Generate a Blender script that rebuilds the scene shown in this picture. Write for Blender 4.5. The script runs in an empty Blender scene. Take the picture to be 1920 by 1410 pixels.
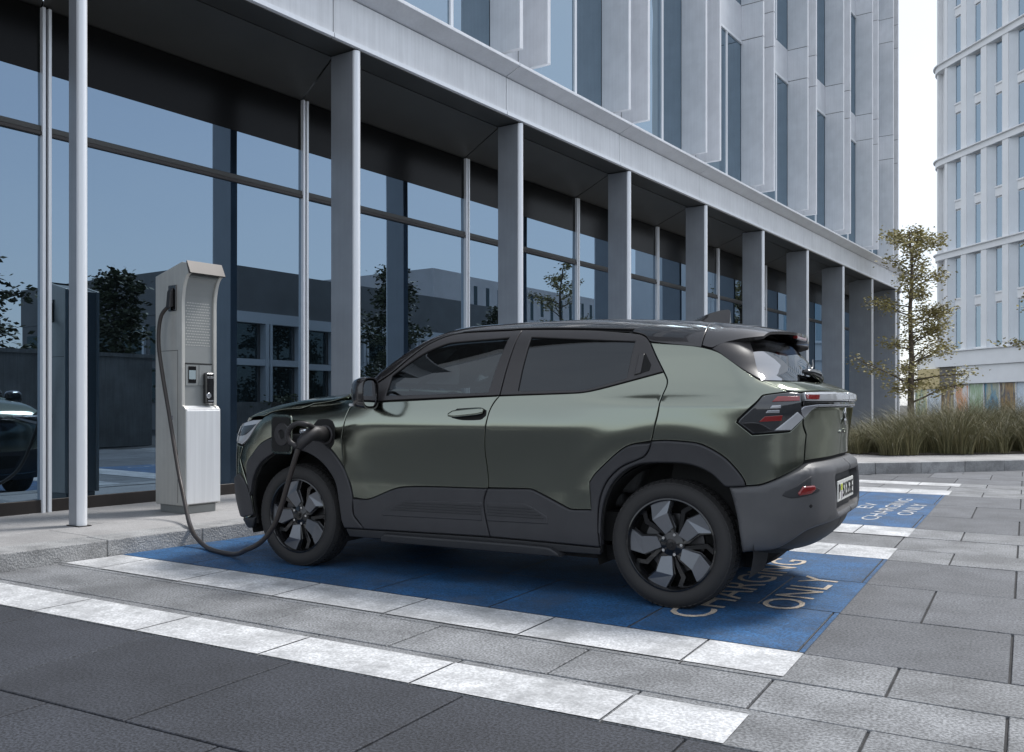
import bpy, bmesh, math, random
import numpy as np
from mathutils import Vector, Matrix
from mathutils.geometry import delaunay_2d_cdt
random.seed(7)
R = math.radians
sc = bpy.context.scene
COL = sc.collection

# ------------------------------------------------------------------ camera
cam_d = bpy.data.cameras.new('camera')
cam = bpy.data.objects.new('camera', cam_d)
COL.objects.link(cam)
cam_d.sensor_fit = 'HORIZONTAL'; cam_d.sensor_width = 36.0
cam_d.lens = 36.0 * 1720 / 1920
cam_d.shift_y = (758 - 705) / 1920
cam_d.clip_end = 3000
cam.location = (0, 0, 1.125)
cam.rotation_euler = (R(90), 0, R(29.294))
sc.camera = cam
sc.render.resolution_x, sc.render.resolution_y = 1024, 752

# ------------------------------------------------------------------ sky, sun, exposure
SUN_AZ, SUN_EL = R(30), R(54)          # azimuth from +Y towards +X
w = bpy.data.worlds.new('World'); sc.world = w; w.use_nodes = True
nt = w.node_tree
bg = nt.nodes['Background']
sky = nt.nodes.new('ShaderNodeTexSky'); sky.sky_type = 'NISHITA'; sky.sun_disc = False
sky.sun_elevation = SUN_EL; sky.sun_rotation = SUN_AZ
sky.air_density = 1.0; sky.dust_density = 1.5; sky.ozone_density = 2.0; sky.altitude = 50
# thin bright overcast veil drifting over the clear sky
stc = nt.nodes.new('ShaderNodeTexCoord'); smp = nt.nodes.new('ShaderNodeMapping'); smp.inputs['Scale'].default_value = (1, 1, 2.2)
sno = nt.nodes.new('ShaderNodeTexNoise'); sno.inputs['Scale'].default_value = 1.3; sno.inputs['Detail'].default_value = 5; sno.inputs['Roughness'].default_value = .55
smr = nt.nodes.new('ShaderNodeMapRange'); smr.inputs[1].default_value = .3; smr.inputs[2].default_value = .7; smr.inputs[3].default_value = .50; smr.inputs[4].default_value = .78
smx = nt.nodes.new('ShaderNodeMix'); smx.data_type = 'RGBA'; smx.inputs[7].default_value = (7.45, 7.85, 8.35, 1)
nt.links.new(stc.outputs['Generated'], smp.inputs[0]); nt.links.new(smp.outputs[0], sno.inputs['Vector']); nt.links.new(sno.outputs[0], smr.inputs[0])
nt.links.new(smr.outputs[0], smx.inputs[0]); nt.links.new(sky.outputs[0], smx.inputs[6])
nt.links.new(smx.outputs[2], bg.inputs[0]); bg.inputs[1].default_value = 0.12
sun_d = bpy.data.lights.new('sun', 'SUN'); sun_d.energy = 2.6; sun_d.angle = R(14); sun_d.color = (1, .98, .95)
sun = bpy.data.objects.new('sun', sun_d); COL.objects.link(sun)
sdir = Vector((math.sin(SUN_AZ) * math.cos(SUN_EL), math.cos(SUN_AZ) * math.cos(SUN_EL), math.sin(SUN_EL)))
sun.rotation_euler = sdir.to_track_quat('Z', 'Y').to_euler()
sun.location = (5, 20, 30)
vs = sc.view_settings
vs.view_transform = 'Standard'; vs.look = 'None'; vs.gamma = 1.0; vs.use_curve_mapping = False
vs.exposure = 0.42

# ------------------------------------------------------------------ helpers
def tag(o, label=None, cat=None, group=None, kind=None):
    if label: o['label'] = label
    if cat: o['category'] = cat
    if group: o['group'] = group
    if kind: o['kind'] = kind
    return o
def link(name, me, parent=None, mat=None):
    o = bpy.data.objects.new(name, me); COL.objects.link(o)
    if parent is not None: o.parent = parent
    if mat is not None and me is not None and not me.materials: me.materials.append(mat)
    return o
def empty(name, loc=(0, 0, 0), rz=0.0, parent=None):
    o = bpy.data.objects.new(name, None); COL.objects.link(o)
    o.location = loc; o.rotation_euler = (0, 0, rz); o.empty_display_size = .2
    if parent is not None: o.parent = parent
    return o
class MB:
    def __init__(s): s.v = []; s.f = []
    def quad(s, a, b, c, d):
        n = len(s.v); s.v += [tuple(a), tuple(b), tuple(c), tuple(d)]; s.f.append((n, n+1, n+2, n+3)); return s
    def face(s, pts):
        n = len(s.v); s.v += [tuple(p) for p in pts]; s.f.append(tuple(range(n, n+len(pts)))); return s
    def hull8(s, p):   # 8 points: bottom loop ccw, top loop ccw
        n = len(s.v); s.v += [tuple(q) for q in p]
        for q in ((3,2,1,0),(4,5,6,7),(0,1,5,4),(1,2,6,5),(2,3,7,6),(3,0,4,7)): s.f.append(tuple(n+i for i in q))
        return s
    def box(s, x0, x1, y0, y1, z0, z1):
        return s.hull8([(x0,y0,z0),(x1,y0,z0),(x1,y1,z0),(x0,y1,z0),(x0,y0,z1),(x1,y0,z1),(x1,y1,z1),(x0,y1,z1)])
    def prism(s, lo, hi):   # two equal loops (lo ccw seen from hi side)
        n = len(s.v); k = len(lo); s.v += [tuple(p) for p in lo] + [tuple(p) for p in hi]
        s.f.append(tuple(n+i for i in reversed(range(k)))); s.f.append(tuple(n+k+i for i in range(k)))
        for i in range(k):
            j = (i+1) % k; s.f.append((n+i, n+j, n+k+j, n+k+i))
        return s
    def tube(s, path, r, seg=10, caps=True):
        path = [Vector(p) for p in path]; k = len(path); n0 = len(s.v)
        rs = r if isinstance(r, (list, tuple)) else [r]*k
        up = None
        for i, p in enumerate(path):
            d = (path[min(i+1,k-1)] - path[max(i-1,0)]).normalized()
            if up is None: up = d.orthogonal().normalized()
            up = (up - d*up.dot(d)).normalized(); sd = d.cross(up)
            for j in range(seg):
                a = 2*math.pi*j/seg; q = p + (up*math.cos(a) + sd*math.sin(a))*rs[i]; s.v.append(tuple(q))
        for i in range(k-1):
            for j in range(seg):
                a = n0+i*seg+j; b = n0+i*seg+(j+1)%seg; s.f.append((a, b, b+seg, a+seg))
        if caps:
            s.f.append(tuple(n0+j for j in reversed(range(seg)))); s.f.append(tuple(n0+(k-1)*seg+j for j in range(seg)))
        return s
    def lathe(s, prof, seg=48, closed=False):   # prof: (radius, y) about the Y axis
        n0 = len(s.v); k = len(prof)
        for i in range(seg):
            a = 2*math.pi*i/seg
            for r_, y in prof: s.v.append((r_*math.cos(a), y, r_*math.sin(a)))
        for i in range(seg):
            for j in range(k if closed else k-1):
                a = n0+i*k+j; b = n0+i*k+(j+1)%k; c = n0+((i+1)%seg)*k+j; d = n0+((i+1)%seg)*k+(j+1)%k
                s.f.append((a, b, d, c))
        return s
    def mesh(s, name, smooth=False):
        me = bpy.data.meshes.new(name); me.from_pydata(s.v, [], s.f); me.validate(); me.update()
        if smooth:
            me.polygons.foreach_set('use_smooth', [True]*len(me.polygons))
        return me
    def build(s, name, mat, parent=None, smooth=False, bevel=0, seg=1, fix=False):
        me = s.mesh(name, smooth)
        if fix:
            bm = bmesh.new(); bm.from_mesh(me); bmesh.ops.remove_doubles(bm, verts=bm.verts, dist=1e-5)
            bmesh.ops.recalc_face_normals(bm, faces=bm.faces); bm.to_mesh(me); bm.free()
        o = link(name, me, parent, mat)
        if bevel:
            m = o.modifiers.new('bevel', 'BEVEL'); m.width = bevel; m.segments = seg; m.limit_method = 'ANGLE'; m.angle_limit = R(35)
            m.harden_normals = False
        return o
def smooth_auto(o, ang=35):
    me = o.data
    me.polygons.foreach_set('use_smooth', [True]*len(me.polygons))
    bm = bmesh.new(); bm.from_mesh(me)
    for e in bm.edges:
        e.smooth = len(e.link_faces) == 2 and e.calc_face_angle(0) < R(ang)
    bm.to_mesh(me); bm.free()
    return o

# ------------------------------------------------------------------ materials
def sset(b, **k):
    names = dict(rough='Roughness', metal='Metallic', coat='Coat Weight', coatr='Coat Roughness', spec='Specular IOR Level',
                 ior='IOR', trans='Transmission Weight', alpha='Alpha')
    for q, v in k.items():
        b.inputs[names[q]].default_value = v
def mat(name, col, rough=.5, metal=0., var=0., vscale=6., bump=0., bscale=60., rand=0., streak=0., grain=0., gscale=300., rvar=0., wear=None, **kw):
    m = bpy.data.materials.new(name); m.use_nodes = True
    n = m.node_tree.nodes; l = m.node_tree.links; b = n['Principled BSDF']
    b.inputs['Base Color'].default_value = (*col, 1); sset(b, rough=rough, metal=metal, **kw)
    src = None
    tc = n.new('ShaderNodeTexCoord')
    def mixc(a, fac_out, lo, hi):
        mp = n.new('ShaderNodeMapRange'); mp.inputs[3].default_value = lo; mp.inputs[4].default_value = hi
        mp.inputs[1].default_value = .37; mp.inputs[2].default_value = .63
        l.new(fac_out, mp.inputs[0])
        hs = n.new('ShaderNodeHueSaturation')
        if a is None: hs.inputs['Color'].default_value = (*col, 1)
        else: l.new(a, hs.inputs['Color'])
        l.new(mp.outputs[0], hs.inputs['Value']); return hs.outputs[0]
    if var:
        t = n.new('ShaderNodeTexNoise'); t.inputs['Scale'].default_value = vscale; t.inputs['Detail'].default_value = 6; t.inputs['Roughness'].default_value = .62
        l.new(tc.outputs['Object'], t.inputs['Vector']); src = mixc(src, t.outputs[0], 1-var, 1+var)
        if rvar:
            mr = n.new('ShaderNodeMapRange'); mr.inputs[3].default_value = rough-rvar; mr.inputs[4].default_value = rough+rvar
            l.new(t.outputs[0], mr.inputs[0]); l.new(mr.outputs[0], b.inputs['Roughness'])
    if streak:
        mp = n.new('ShaderNodeMapping'); mp.inputs['Scale'].default_value = (9, 9, .35)
        t = n.new('ShaderNodeTexNoise'); t.inputs['Scale'].default_value = 3; t.inputs['Detail'].default_value = 5
        l.new(tc.outputs['Object'], mp.inputs[0]); l.new(mp.outputs[0], t.inputs['Vector']); src = mixc(src, t.outputs[0], 1-streak, 1+streak*.6)
    if grain:
        t = n.new('ShaderNodeTexNoise'); t.inputs['Scale'].default_value = gscale; t.inputs['Detail'].default_value = 2
        l.new(tc.outputs['Object'], t.inputs['Vector']); src = mixc(src, t.outputs[0], 1-grain, 1+grain)
    if rand:
        oi = n.new('ShaderNodeObjectInfo'); mp = n.new('ShaderNodeMapRange'); mp.inputs[3].default_value = 1-rand; mp.inputs[4].default_value = 1+rand
        l.new(oi.outputs['Random'], mp.inputs[0]); hs = n.new('ShaderNodeHueSaturation')
        if src is None: hs.inputs['Color'].default_value = (*col, 1)
        else: l.new(src, hs.inputs['Color'])
        l.new(mp.outputs[0], hs.inputs['Value']); src = hs.outputs[0]
    if wear:
        wc, lo_, hi_, ws = wear
        t1 = n.new('ShaderNodeTexNoise'); t1.inputs['Scale'].default_value = ws; t1.inputs['Detail'].default_value = 9; t1.inputs['Roughness'].default_value = .74
        l.new(tc.outputs['Object'], t1.inputs['Vector']); mr = n.new('ShaderNodeMapRange'); mr.inputs[1].default_value = lo_; mr.inputs[2].default_value = hi_
        l.new(t1.outputs[0], mr.inputs[0]); mx = n.new('ShaderNodeMix'); mx.data_type = 'RGBA'; mx.inputs[7].default_value = (*wc, 1)
        l.new(mr.outputs[0], mx.inputs[0])
        if src is None: mx.inputs[6].default_value = (*col, 1)
        else: l.new(src, mx.inputs[6])
        src = mx.outputs[2]
    if src is not None: l.new(src, b.inputs['Base Color'])
    if bump:
        t = n.new('ShaderNodeTexNoise'); t.inputs['Scale'].default_value = bscale; t.inputs['Detail'].default_value = 4
        l.new(tc.outputs['Object'], t.inputs['Vector'])
        bp = n.new('ShaderNodeBump'); bp.inputs['Strength'].default_value = bump; bp.inputs['Distance'].default_value = .01
        l.new(t.outputs[0], bp.inputs['Height']); l.new(bp.outputs[0], b.inputs['Normal'])
    return m
def glass_mat(name, tint, refl, dark=(.01,.012,.014), fr_lo=.35, fr_hi=.95, wave=0., wscale=.5, transp=0., rough=0.0):
    # coated architectural glass: a mirror coat over a dark (or partly see-through) pane
    m = bpy.data.materials.new(name); m.use_nodes = True
    n = m.node_tree.nodes; l = m.node_tree.links
    for x in list(n): n.remove(x)
    out = n.new('ShaderNodeOutputMaterial'); mix = n.new('ShaderNodeMixShader'); gl = n.new('ShaderNodeBsdfGlossy')
    gl.inputs['Color'].default_value = (*refl, 1); gl.inputs['Roughness'].default_value = rough
    if transp > 0:
        base = n.new('ShaderNodeBsdfTransparent'); base.inputs['Color'].default_value = (*tint, 1)
    else:
        base = n.new('ShaderNodeBsdfDiffuse'); base.inputs['Color'].default_value = (*dark, 1)
    lw = n.new('ShaderNodeLayerWeight'); lw.inputs['Blend'].default_value = .28
    mp = n.new('ShaderNodeMapRange'); mp.inputs[3].default_value = fr_lo; mp.inputs[4].default_value = fr_hi
    l.new(lw.outputs['Fresnel'], mp.inputs[0]); l.new(mp.outputs[0], mix.inputs[0])
    l.new(base.outputs[0], mix.inputs[1]); l.new(gl.outputs[0], mix.inputs[2]); l.new(mix.outputs[0], out.inputs[0])
    if wave:
        tc = n.new('ShaderNodeTexCoord'); t = n.new('ShaderNodeTexNoise'); t.inputs['Scale'].default_value = wscale; t.inputs['Detail'].default_value = 1
        bp = n.new('ShaderNodeBump'); bp.inputs['Strength'].default_value = wave; bp.inputs['Distance'].default_value = .02
        l.new(tc.outputs['Object'], t.inputs['Vector']); l.new(t.outputs[0], bp.inputs['Height']); l.new(bp.outputs[0], gl.inputs['Normal']); l.new(bp.outputs[0], lw.inputs['Normal'])
    return m
M = {}
M['alu'] = mat('aluminium_panel', (.68, .70, .735), .42, .15, var=.05, vscale=2.5, streak=.03, rvar=.06, spec=.4)
M['col'] = mat('column_blade', (.33, .35, .38), .38, .35, var=.05, vscale=2.5, streak=.03, rvar=.06, spec=.4)
M['alu_edge'] = mat('aluminium_profile', (.80, .82, .85), .32, .2, streak=.02)
M['fascia'] = mat('fascia_panel', (.74, .75, .765), .45, .15, var=.05, vscale=1.6, streak=.06, rvar=.08)
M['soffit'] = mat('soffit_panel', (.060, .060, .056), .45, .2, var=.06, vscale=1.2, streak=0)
M['darkframe'] = mat('dark_bronze_frame', (.035, .03, .028), .4, .3, var=.1)
M['black'] = mat('black_void', (.008, .008, .009), .7)
M['glass_low'] = glass_mat('lobby_glass', (0,0,0), (.38,.51,.65), dark=(.005,.007,.008), fr_lo=.52, fr_hi=.95, wave=.012, wscale=.7)
M['glass_up'] = glass_mat('upper_glass', (0,0,0), (.46,.58,.68), dark=(.02,.03,.035), fr_lo=.52, fr_hi=.95, wave=.05, wscale=.9)
M['paver'] = mat('granite_paver', (.118, .123, .134), .72, 0, var=.16, vscale=2.3, bump=.35, bscale=260, rand=.16, grain=.42, gscale=85)
M['paver_l'] = mat('pale_granite_paver', (.19, .195, .203), .72, 0, var=.24, vscale=2.6, bump=.35, bscale=260, rand=.14, grain=.42, gscale=85)
M['paver_d'] = mat('dark_basalt_slab', (.037, .040, .049), .75, 0, var=.16, vscale=2.2, bump=.35, bscale=330, rand=.08, grain=.55, gscale=95)
M['bed'] = mat('joint_mortar', (.035, .035, .037), .9, 0, var=.3, vscale=8)
M['kerb'] = mat('granite_kerb', (.30, .30, .30), .8, 0, var=.22, vscale=4, bump=.9, bscale=70, rand=.1, grain=.3, gscale=160)
M['walk'] = mat('pale_pavement_slab', (.33, .322, .318), .7, 0, var=.12, vscale=2.2, bump=.25, bscale=120, rand=.05, grain=.22, gscale=170)
M['paint_w'] = mat('white_road_paint', (.56, .565, .575), .65, 0, wear=((.27,.275,.28), .46, .70, 2.6), var=.16, vscale=3.2, bump=.35, bscale=260, grain=.22, gscale=85)
M['paint_b'] = mat('blue_road_paint', (.019, .088, .21), .6, 0, wear=((.055,.085,.135), .46, .74, 2.2), var=.25, vscale=3.0, bump=.35, bscale=260, grain=.42, gscale=90)
M['paint_l'] = mat('stencil_paint', (.55, .47, .38), .65, 0, wear=((.12,.12,.14), .52, .7, 4), var=.15, vscale=6, bump=.4, bscale=140, grain=.3, gscale=120)
M['asphalt'] = mat('street_asphalt', (.036, .037, .040), .85, 0, var=.15, vscale=1, bump=.5, bscale=90, grain=.4)
M['concrete'] = mat('concrete', (.24, .235, .225), .85, 0, var=.2, vscale=1.2, streak=.15, bump=.3)
M['bark'] = mat('bark', (.11, .085, .065), .9, 0, var=.3, vscale=18, bump=.9, bscale=40)
M['leaf'] = mat('yellow_green_leaf', (.30, .26, .10), .6, 0, var=.35, vscale=2.5)
M['leaf_d'] = mat('dark_leaf', (.05, .06, .024), .6, 0, var=.4, vscale=1.5)
M['soil'] = mat('planting_soil', (.05, .04, .03), .95, 0, var=.4, vscale=12, bump=.8)
M['white_wall'] = mat('white_cladding', (.87, .875, .88), .5, 0, var=.03, vscale=.6)
M['white_reveal'] = mat('pale_blue_reveal', (.74, .775, .81), .45, 0, var=.03, vscale=.6)
M['glass_far'] = glass_mat('far_window_glass', (0,0,0), (.62,.74,.84), dark=(.10,.16,.21), fr_lo=.35, fr_hi=.95, wave=.05, wscale=.6)
M['brown_panel'] = mat('brown_grey_panel', (.16, .145, .13), .6)
M['yellow_panel'] = mat('pale_yellow_panel', (.62, .5, .26), .6)

# ------------------------------------------------------------------ ground
g = MB(); g.quad((-900,-900,-.06),(900,-900,-.06),(900,900,-.06),(-900,900,-.06))
tag(g.build('ground', M['asphalt']), kind='structure')
pav = empty('paving'); tag(pav, kind='structure')
bedm = MB(); bedm.box(-7.2, 5.2, -.9, 24, -.055, -.012); bedm.build('mortar_bed', M['bed'], pav)

ROWS = [-.6, .3, 1.32, 2.165, 2.98, 3.38, 3.80, 4.25, 5.16, 6.10, 7.11, 7.69, 8.40, 9.01, 10.1, 11.25, 12.47, 13.15, 13.83, 14.4, 15.4, 16.4, 17.4, 18.5, 19.6, 20.7, 21.8, 22.9]
def yrow(y0, x):
    sl = np.interp(y0, [2.165, 2.98, 3.32, 3.84, 4.25, 9, 14], [0, -.023, -.03, -.053, -.0585, -.0585, -.045])
    return y0 + sl*(x + .87)
LIGHT_ROWS = {4, 5, 6, 10, 11, 12, 16, 17, 18}
KERB = [(-6.75,-3), (-6.45,0), (-5.985,3.67), (-5.745,5.80), (-5.35,9.4), (-5.05,12.0), (-4.55,13.55), (-3.6,14.75), (-2.24,15.7), (-1.21,16.65), (-.04,17.87), (2.0,20.2), (4.5,23.4), (8,28.5)]
def kerb_x(y):
    return float(np.interp(y, [p[1] for p in KERB], [p[0] for p in KERB]))
def clip_poly(poly, a, b):   # keep left of a->b
    out = []
    for i in range(len(poly)):
        p, q = poly[i], poly[(i+1) % len(poly)]
        sp = (b[0]-a[0])*(p[1]-a[1])-(b[1]-a[1])*(p[0]-a[0]); sq = (b[0]-a[0])*(q[1]-a[1])-(b[1]-a[1])*(q[0]-a[0])
        if sp >= 0: out.append(p)
        if sp*sq < 0:
            t = sp/(sp-sq); out.append((p[0]+t*(q[0]-p[0]), p[1]+t*(q[1]-p[1])))
    return out
def clip_convex(poly, cl):
    for i in range(len(cl)):
        if len(poly) < 3: return []
        poly = clip_poly(poly, cl[i], cl[(i+1) % len(cl)])
    return poly if len(poly) >= 3 else []
SLABS = []
gap = .0058
for ri in range(len(ROWS)-1):
    y0, y1 = ROWS[ri], ROWS[ri+1]
    dark = ri < 4
    if dark: off = [-.05, -.27, .38, -.10][ri]; L = .90
    else: off = -.06 if ri % 2 else -.475; L = .845
    k0 = -9
    for k in range(k0, 7):
        xa, xb = off + k*L, off + (k+1)*L
        if xb > 5.2: continue
        ym = (y0+y1)/2
        if xb < min(kerb_x(y0), kerb_x(y1)) - .1: continue
        xa2 = max(xa, -7.4)
        poly = [(xa2+gap, yrow(y0, xa2)+gap), (xb-gap, yrow(y0, xb)+gap), (xb-gap, yrow(y1, xb)-gap), (xa2+gap, yrow(y1, xa2)-gap)]
        # trim at the kerb
        for i in range(len(KERB)-1):
            a, b = KERB[i], KERB[i+1]
            if b[1] < y0-.4 or a[1] > y1+.4: continue
            poly = clip_poly(poly, (b[0], b[1]), (a[0], a[1]))
            if len(poly) < 3: break
        if len(poly) < 3: continue
        ar = .5*abs(sum(poly[i][0]*poly[(i+1)%len(poly)][1]-poly[(i+1)%len(poly)][0]*poly[i][1] for i in range(len(poly))))
        if ar < .02: continue
        SLABS.append((ri, poly))
for ri, poly in SLABS:
    dz = random.uniform(-.0012, .0012)
    m = MB(); e = .004
    cx = sum(p[0] for p in poly)/len(poly); cy = sum(p[1] for p in poly)/len(poly)
    ins = [(p[0]+(cx-p[0])/max(.05, math.hypot(cx-p[0], cy-p[1]))*e, p[1]+(cy-p[1])/max(.05, math.hypot(cx-p[0], cy-p[1]))*e) for p in poly]
    k = len(poly)
    m.v = [(p[0], p[1], -.03) for p in poly] + [(p[0], p[1], -.003+dz) for p in poly] + [(p[0], p[1], dz) for p in ins]
    for i in range(k):
        j = (i+1) % k; m.f.append((i, j, k+j, k+i)); m.f.append((k+i, k+j, 2*k+j, 2*k+i))
    m.f.append(tuple(2*k+i for i in range(k)))
    mt = M['paver_d'] if ri < 4 else (M['paver_l'] if ri in LIGHT_ROWS else M['paver'])
    m.build('paving_slab', mt, pav)

def paint(name, quad, mt, z=.0045):
    m = MB()
    for ri, poly in SLABS:
        c = clip_convex(list(poly), quad)
        if c: m.face([(p[0], p[1], z) for p in c])
    return tag(m.build(name, mt), kind='structure')
XE = -.875
def band(name, ya, yb, x0, mt, z=.0045, x1=XE):
    q = [(x0, yrow(ya, x0)), (x1, yrow(ya, x1)), (x1, yrow(yb, x1)), (x0, yrow(yb, x0))]
    o = paint(name, q, mt, z); return o
band('painted_line', 2.985, 3.312, -7, M['paint_w'])
band('painted_line', 3.842, 4.25, -7, M['paint_w'])
band('painted_line', 7.112, 7.685, -7, M['paint_w'])
band('painted_line', 8.40, 9.01, -7, M['paint_w'])
band('painted_line', 12.472, 13.15, -7, M['paint_w'], x1=-.84)
band('painted_line', 13.83, 14.37, -7, M['paint_w'], x1=-.80)
band('painted_bay', 4.255, 7.105, -7, M['paint_b'])
band('painted_bay', 9.015, 12.465, -7, M['paint_b'])
def text_mesh(body, size, sx=1.0, spacing=1.0, depth=0.0, align='CENTER'):
    cu = bpy.data.curves.new('tmp_text', 'FONT'); cu.body = body; cu.size = size; cu.align_x = align; cu.space_character = spacing
    cu.extrude = depth; cu.resolution_u = 3
    o = bpy.data.objects.new('tmp_text', cu); COL.objects.link(o)
    dg = bpy.context.evaluated_depsgraph_get(); me = bpy.data.meshes.new_from_object(o.evaluated_get(dg))
    bpy.data.objects.remove(o); bpy.data.curves.remove(cu)
    me.transform(Matrix.Diagonal((sx, 1, 1, 1)))
    return me
def ground_text(body, x, y, height, width):
    me = text_mesh(body, 1.0)
    xs = [v.co.x for v in me.vertices]; ys = [v.co.y for v in me.vertices]
    me.transform(Matrix.Translation((-(min(xs)+max(xs))/2, -min(ys), 0)))
    me.transform(Matrix.Diagonal((width/(max(xs)-min(xs)), height/(max(ys)-min(ys)), 1, 1)))
    me.name = 'painted_text'
    o = link('painted_text', me, None, M['paint_l'] if y < 8 else M['paint_w'])
    o.location = (x, y, .0075); o.rotation_euler = (0, 0, R(90-3)); tag(o, kind='structure'); return o
ground_text('EV', -1.76, 5.72, .22, .50)
ground_text('CHARGING', -1.41, 5.70, .235, 2.09)
ground_text('ONLY', -1.055, 5.62, .225, 1.08)
ground_text('EV', -1.45, 10.75, .15, .55)
ground_text('CHARGING', -1.215, 10.58, .155, 2.3)
ground_text('ONLY', -.985, 10.60, .15, 1.2)

# kerb stones
kr = empty('kerb'); tag(kr, kind='structure')
def resample(path, step):
    pts = [Vector((p[0], p[1])) for p in path]; out = [pts[0]]; acc = 0
    dense = []
    for i in range(len(pts)-1):
        n = max(2, int((pts[i+1]-pts[i]).length/.05))
        for j in range(n): dense.append(pts[i].lerp(pts[i+1], j/n))
    dense.append(pts[-1])
    # smooth the polyline a little
    for _ in range(14):
        dense = [dense[0]] + [(dense[i-1]+dense[i]*2+dense[i+1])/4 for i in range(1, len(dense)-1)] + [dense[-1]]
    last = dense[0]; out = [last]; acc = 0
    for i in range(1, len(dense)):
        acc += (dense[i]-dense[i-1]).length
        if acc >= step: out.append(dense[i]); acc = 0
    return out
KH = .125
kp = resample(KERB, .81)
def knorm(i):
    d = (kp[min(i+1, len(kp)-1)]-kp[max(i-1, 0)]).normalized(); return Vector((-d.y, d.x))
for i in range(len(kp)-1):
    a, b = kp[i], kp[i+1]; d = (b-a).normalized(); na, nb = knorm(i), knorm(i+1)
    h = KH + .055*min(1, max(0, (a.y-9)/4)) + random.uniform(-.002, .002); g2 = d*.004; wd = .30
    j = random.uniform(-.003, .003)
    A, B_ = a+g2+na*j, b-g2+nb*j; A2, B2 = a+g2+na*wd, b-g2+nb*wd
    m = MB(); m.hull8([(A.x,A.y,-.05),(B_.x,B_.y,-.05),(B2.x,B2.y,-.05),(A2.x,A2.y,-.05),(A.x,A.y,h),(B_.x,B_.y,h),(B2.x,B2.y,h),(A2.x,A2.y,h)])
    m.build('kerb_stone', M['kerb'], kr, bevel=.008, seg=2)
# raised pavement: bed sheet + slabs
pv = empty('pavement'); tag(pv, kind='structure')
BA = R(90-5.72)                     # facade direction
BT = Vector((math.cos(BA), math.sin(BA))); BN = Vector((math.sin(BA), -math.cos(BA)))   # along, outward
BP = Vector((-6.764, 4.823))
def loc2w(s, y, z=0): q = BP + BT*s - BN*y; return (q.x, q.y, z)
def w2loc(x, y): d = Vector((x, y))-BP; return d.dot(BT), -d.dot(BN)
LR = empty('tmp_frame')            # never linked to anything else: only a transform
bpy.data.objects.remove(LR)
# pavement slabs next to the building, laid parallel to the facade
pv.location = (BP.x, BP.y, 0); pv.rotation_euler = (0, 0, BA)
ys = [-.598, .02, .62, 1.22, 2.05]
for j in range(4):
    for i in range(-4, 9):
        x0 = -.25 + i*.92 + (.46 if j % 2 else 0)
        m = MB(); g_ = .002; zt = .121 + random.uniform(-.0008, .0008)
        m.box(x0+g_, x0+.92-g_, ys[j]+g_, ys[j+1]-g_, .02, zt)
        m.build('pavement_slab', M['walk'], pv, bevel=.003)
mb = MB(); mb.box(-8, 8.2, -.60, 2.1, -.04, .112); mb.build('mortar_bed', M['bed'], pv)
# raised plaza further along (planting bed stands on it)
inner = [kp[i]+knorm(i)*.302 for i in range(len(kp))]
far = [p for p in inner if w2loc(p.x, p.y)[0] > 8.2]
plz = [loc2w(8.2, 2.1)[:2], loc2w(8.2, w2loc(far[0].x, far[0].y)[1])[:2]] + [tuple(p) for p in far] + [(20, 34), (14, 60), (-14, 60), loc2w(30, 2.1)[:2]]
m = MB(); m.prism([(p[0], p[1], -.04) for p in plz], [(p[0], p[1], .172) for p in plz])
tag(m.build('plaza', M['walk'], None, fix=True), kind='structure')

# ------------------------------------------------------------------ office building on the left
bld = empty('office_building', (BP.x, BP.y, 0), BA)
tag(bld, 'long office building with dark lobby glass, grey blade columns and white upper fins', 'building')
SP = 3.215; COLS = [.03, 3.2, 6.4, 9.615, 12.83, 16.05, 19.28, 22.55, 25.8, 29.0]
ZS = 5.04; ZG = 4.80; GY = 1.25; S_END = 29.4; RC = 2.6
def path_pt(s, y):      # facade path: straight, then a rounded corner turning away
    if s <= S_END: return (s, y)
    a = (s-S_END)/RC
    a = min(a, math.pi/2+0.0)
    r = RC - y
    return (S_END + r*math.sin(a), RC - r*math.cos(a))
def strip(prof, s0, s1, step=.35):   # sweep a closed (y,z) profile along the facade path
    n = 2 if s1 <= S_END else max(2, int((s1-max(s0, S_END))/step)+2)
    ss = [s0, s1] if s1 <= S_END else ([s0] if s0 < S_END else []) + [max(s0, S_END)+(s1-max(s0, S_END))*i/(n-1) for i in range(n)]
    m = MB(); k = len(prof)
    for s in ss:
        for y, z in prof: q = path_pt(s, y); m.v.append((q[0], q[1], z))
    for i in range(len(ss)-1):
        for j in range(k):
            a, b = i*k+j, i*k+(j+1) % k; m.f.append((a, b, b+k, a+k))
    m.f.append(tuple(range(k))); m.f.append(tuple(reversed(range((len(ss)-1)*k, len(ss)*k))))
    return m
S_LAST = S_END + RC*math.pi/2
# blade columns (aluminium flats with a rounded bright nose)
def column(s, depth, th=.10, nose=True):
    x, y0 = path_pt(s, 0) if s > S_END else (s, 0)
    ang = max(0, min((s-S_END)/RC, 1.5)) if s > S_END else 0
    c = empty('column', (x, y0, 0), ang, bld)
    m = MB(); m.box(-th/2, th/2, .03, depth, .121, ZS-.012); m.build('blade', M['col'], c, bevel=.004)
    pts = []
    for i in range(13):
        a = math.pi*i/12; pts.append((th/2*math.cos(a)*1.0, .03-.045*math.sin(a)))
    m = MB(); m.prism([(p[0], p[1], .121) for p in reversed(pts)], [(p[0], p[1], ZS-.012) for p in reversed(pts)])
    o = m.build('nose', M['alu_edge'], c); smooth_auto(o, 40)
    m = MB(); m.box(-th/2-.012, th/2+.012, -.028, depth+.012, .118, .128); m.build('shoe', M['darkframe'], c)
    return c
CDEP = [.15, .37, .37, .39, .42, .48, .54, .60, .70, .75]
for i, s in enumerate(COLS): column(s, CDEP[i], .085 if i == 0 else .10)
column(S_END+1.05, .75)
column(S_END+2.6, .60)
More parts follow.
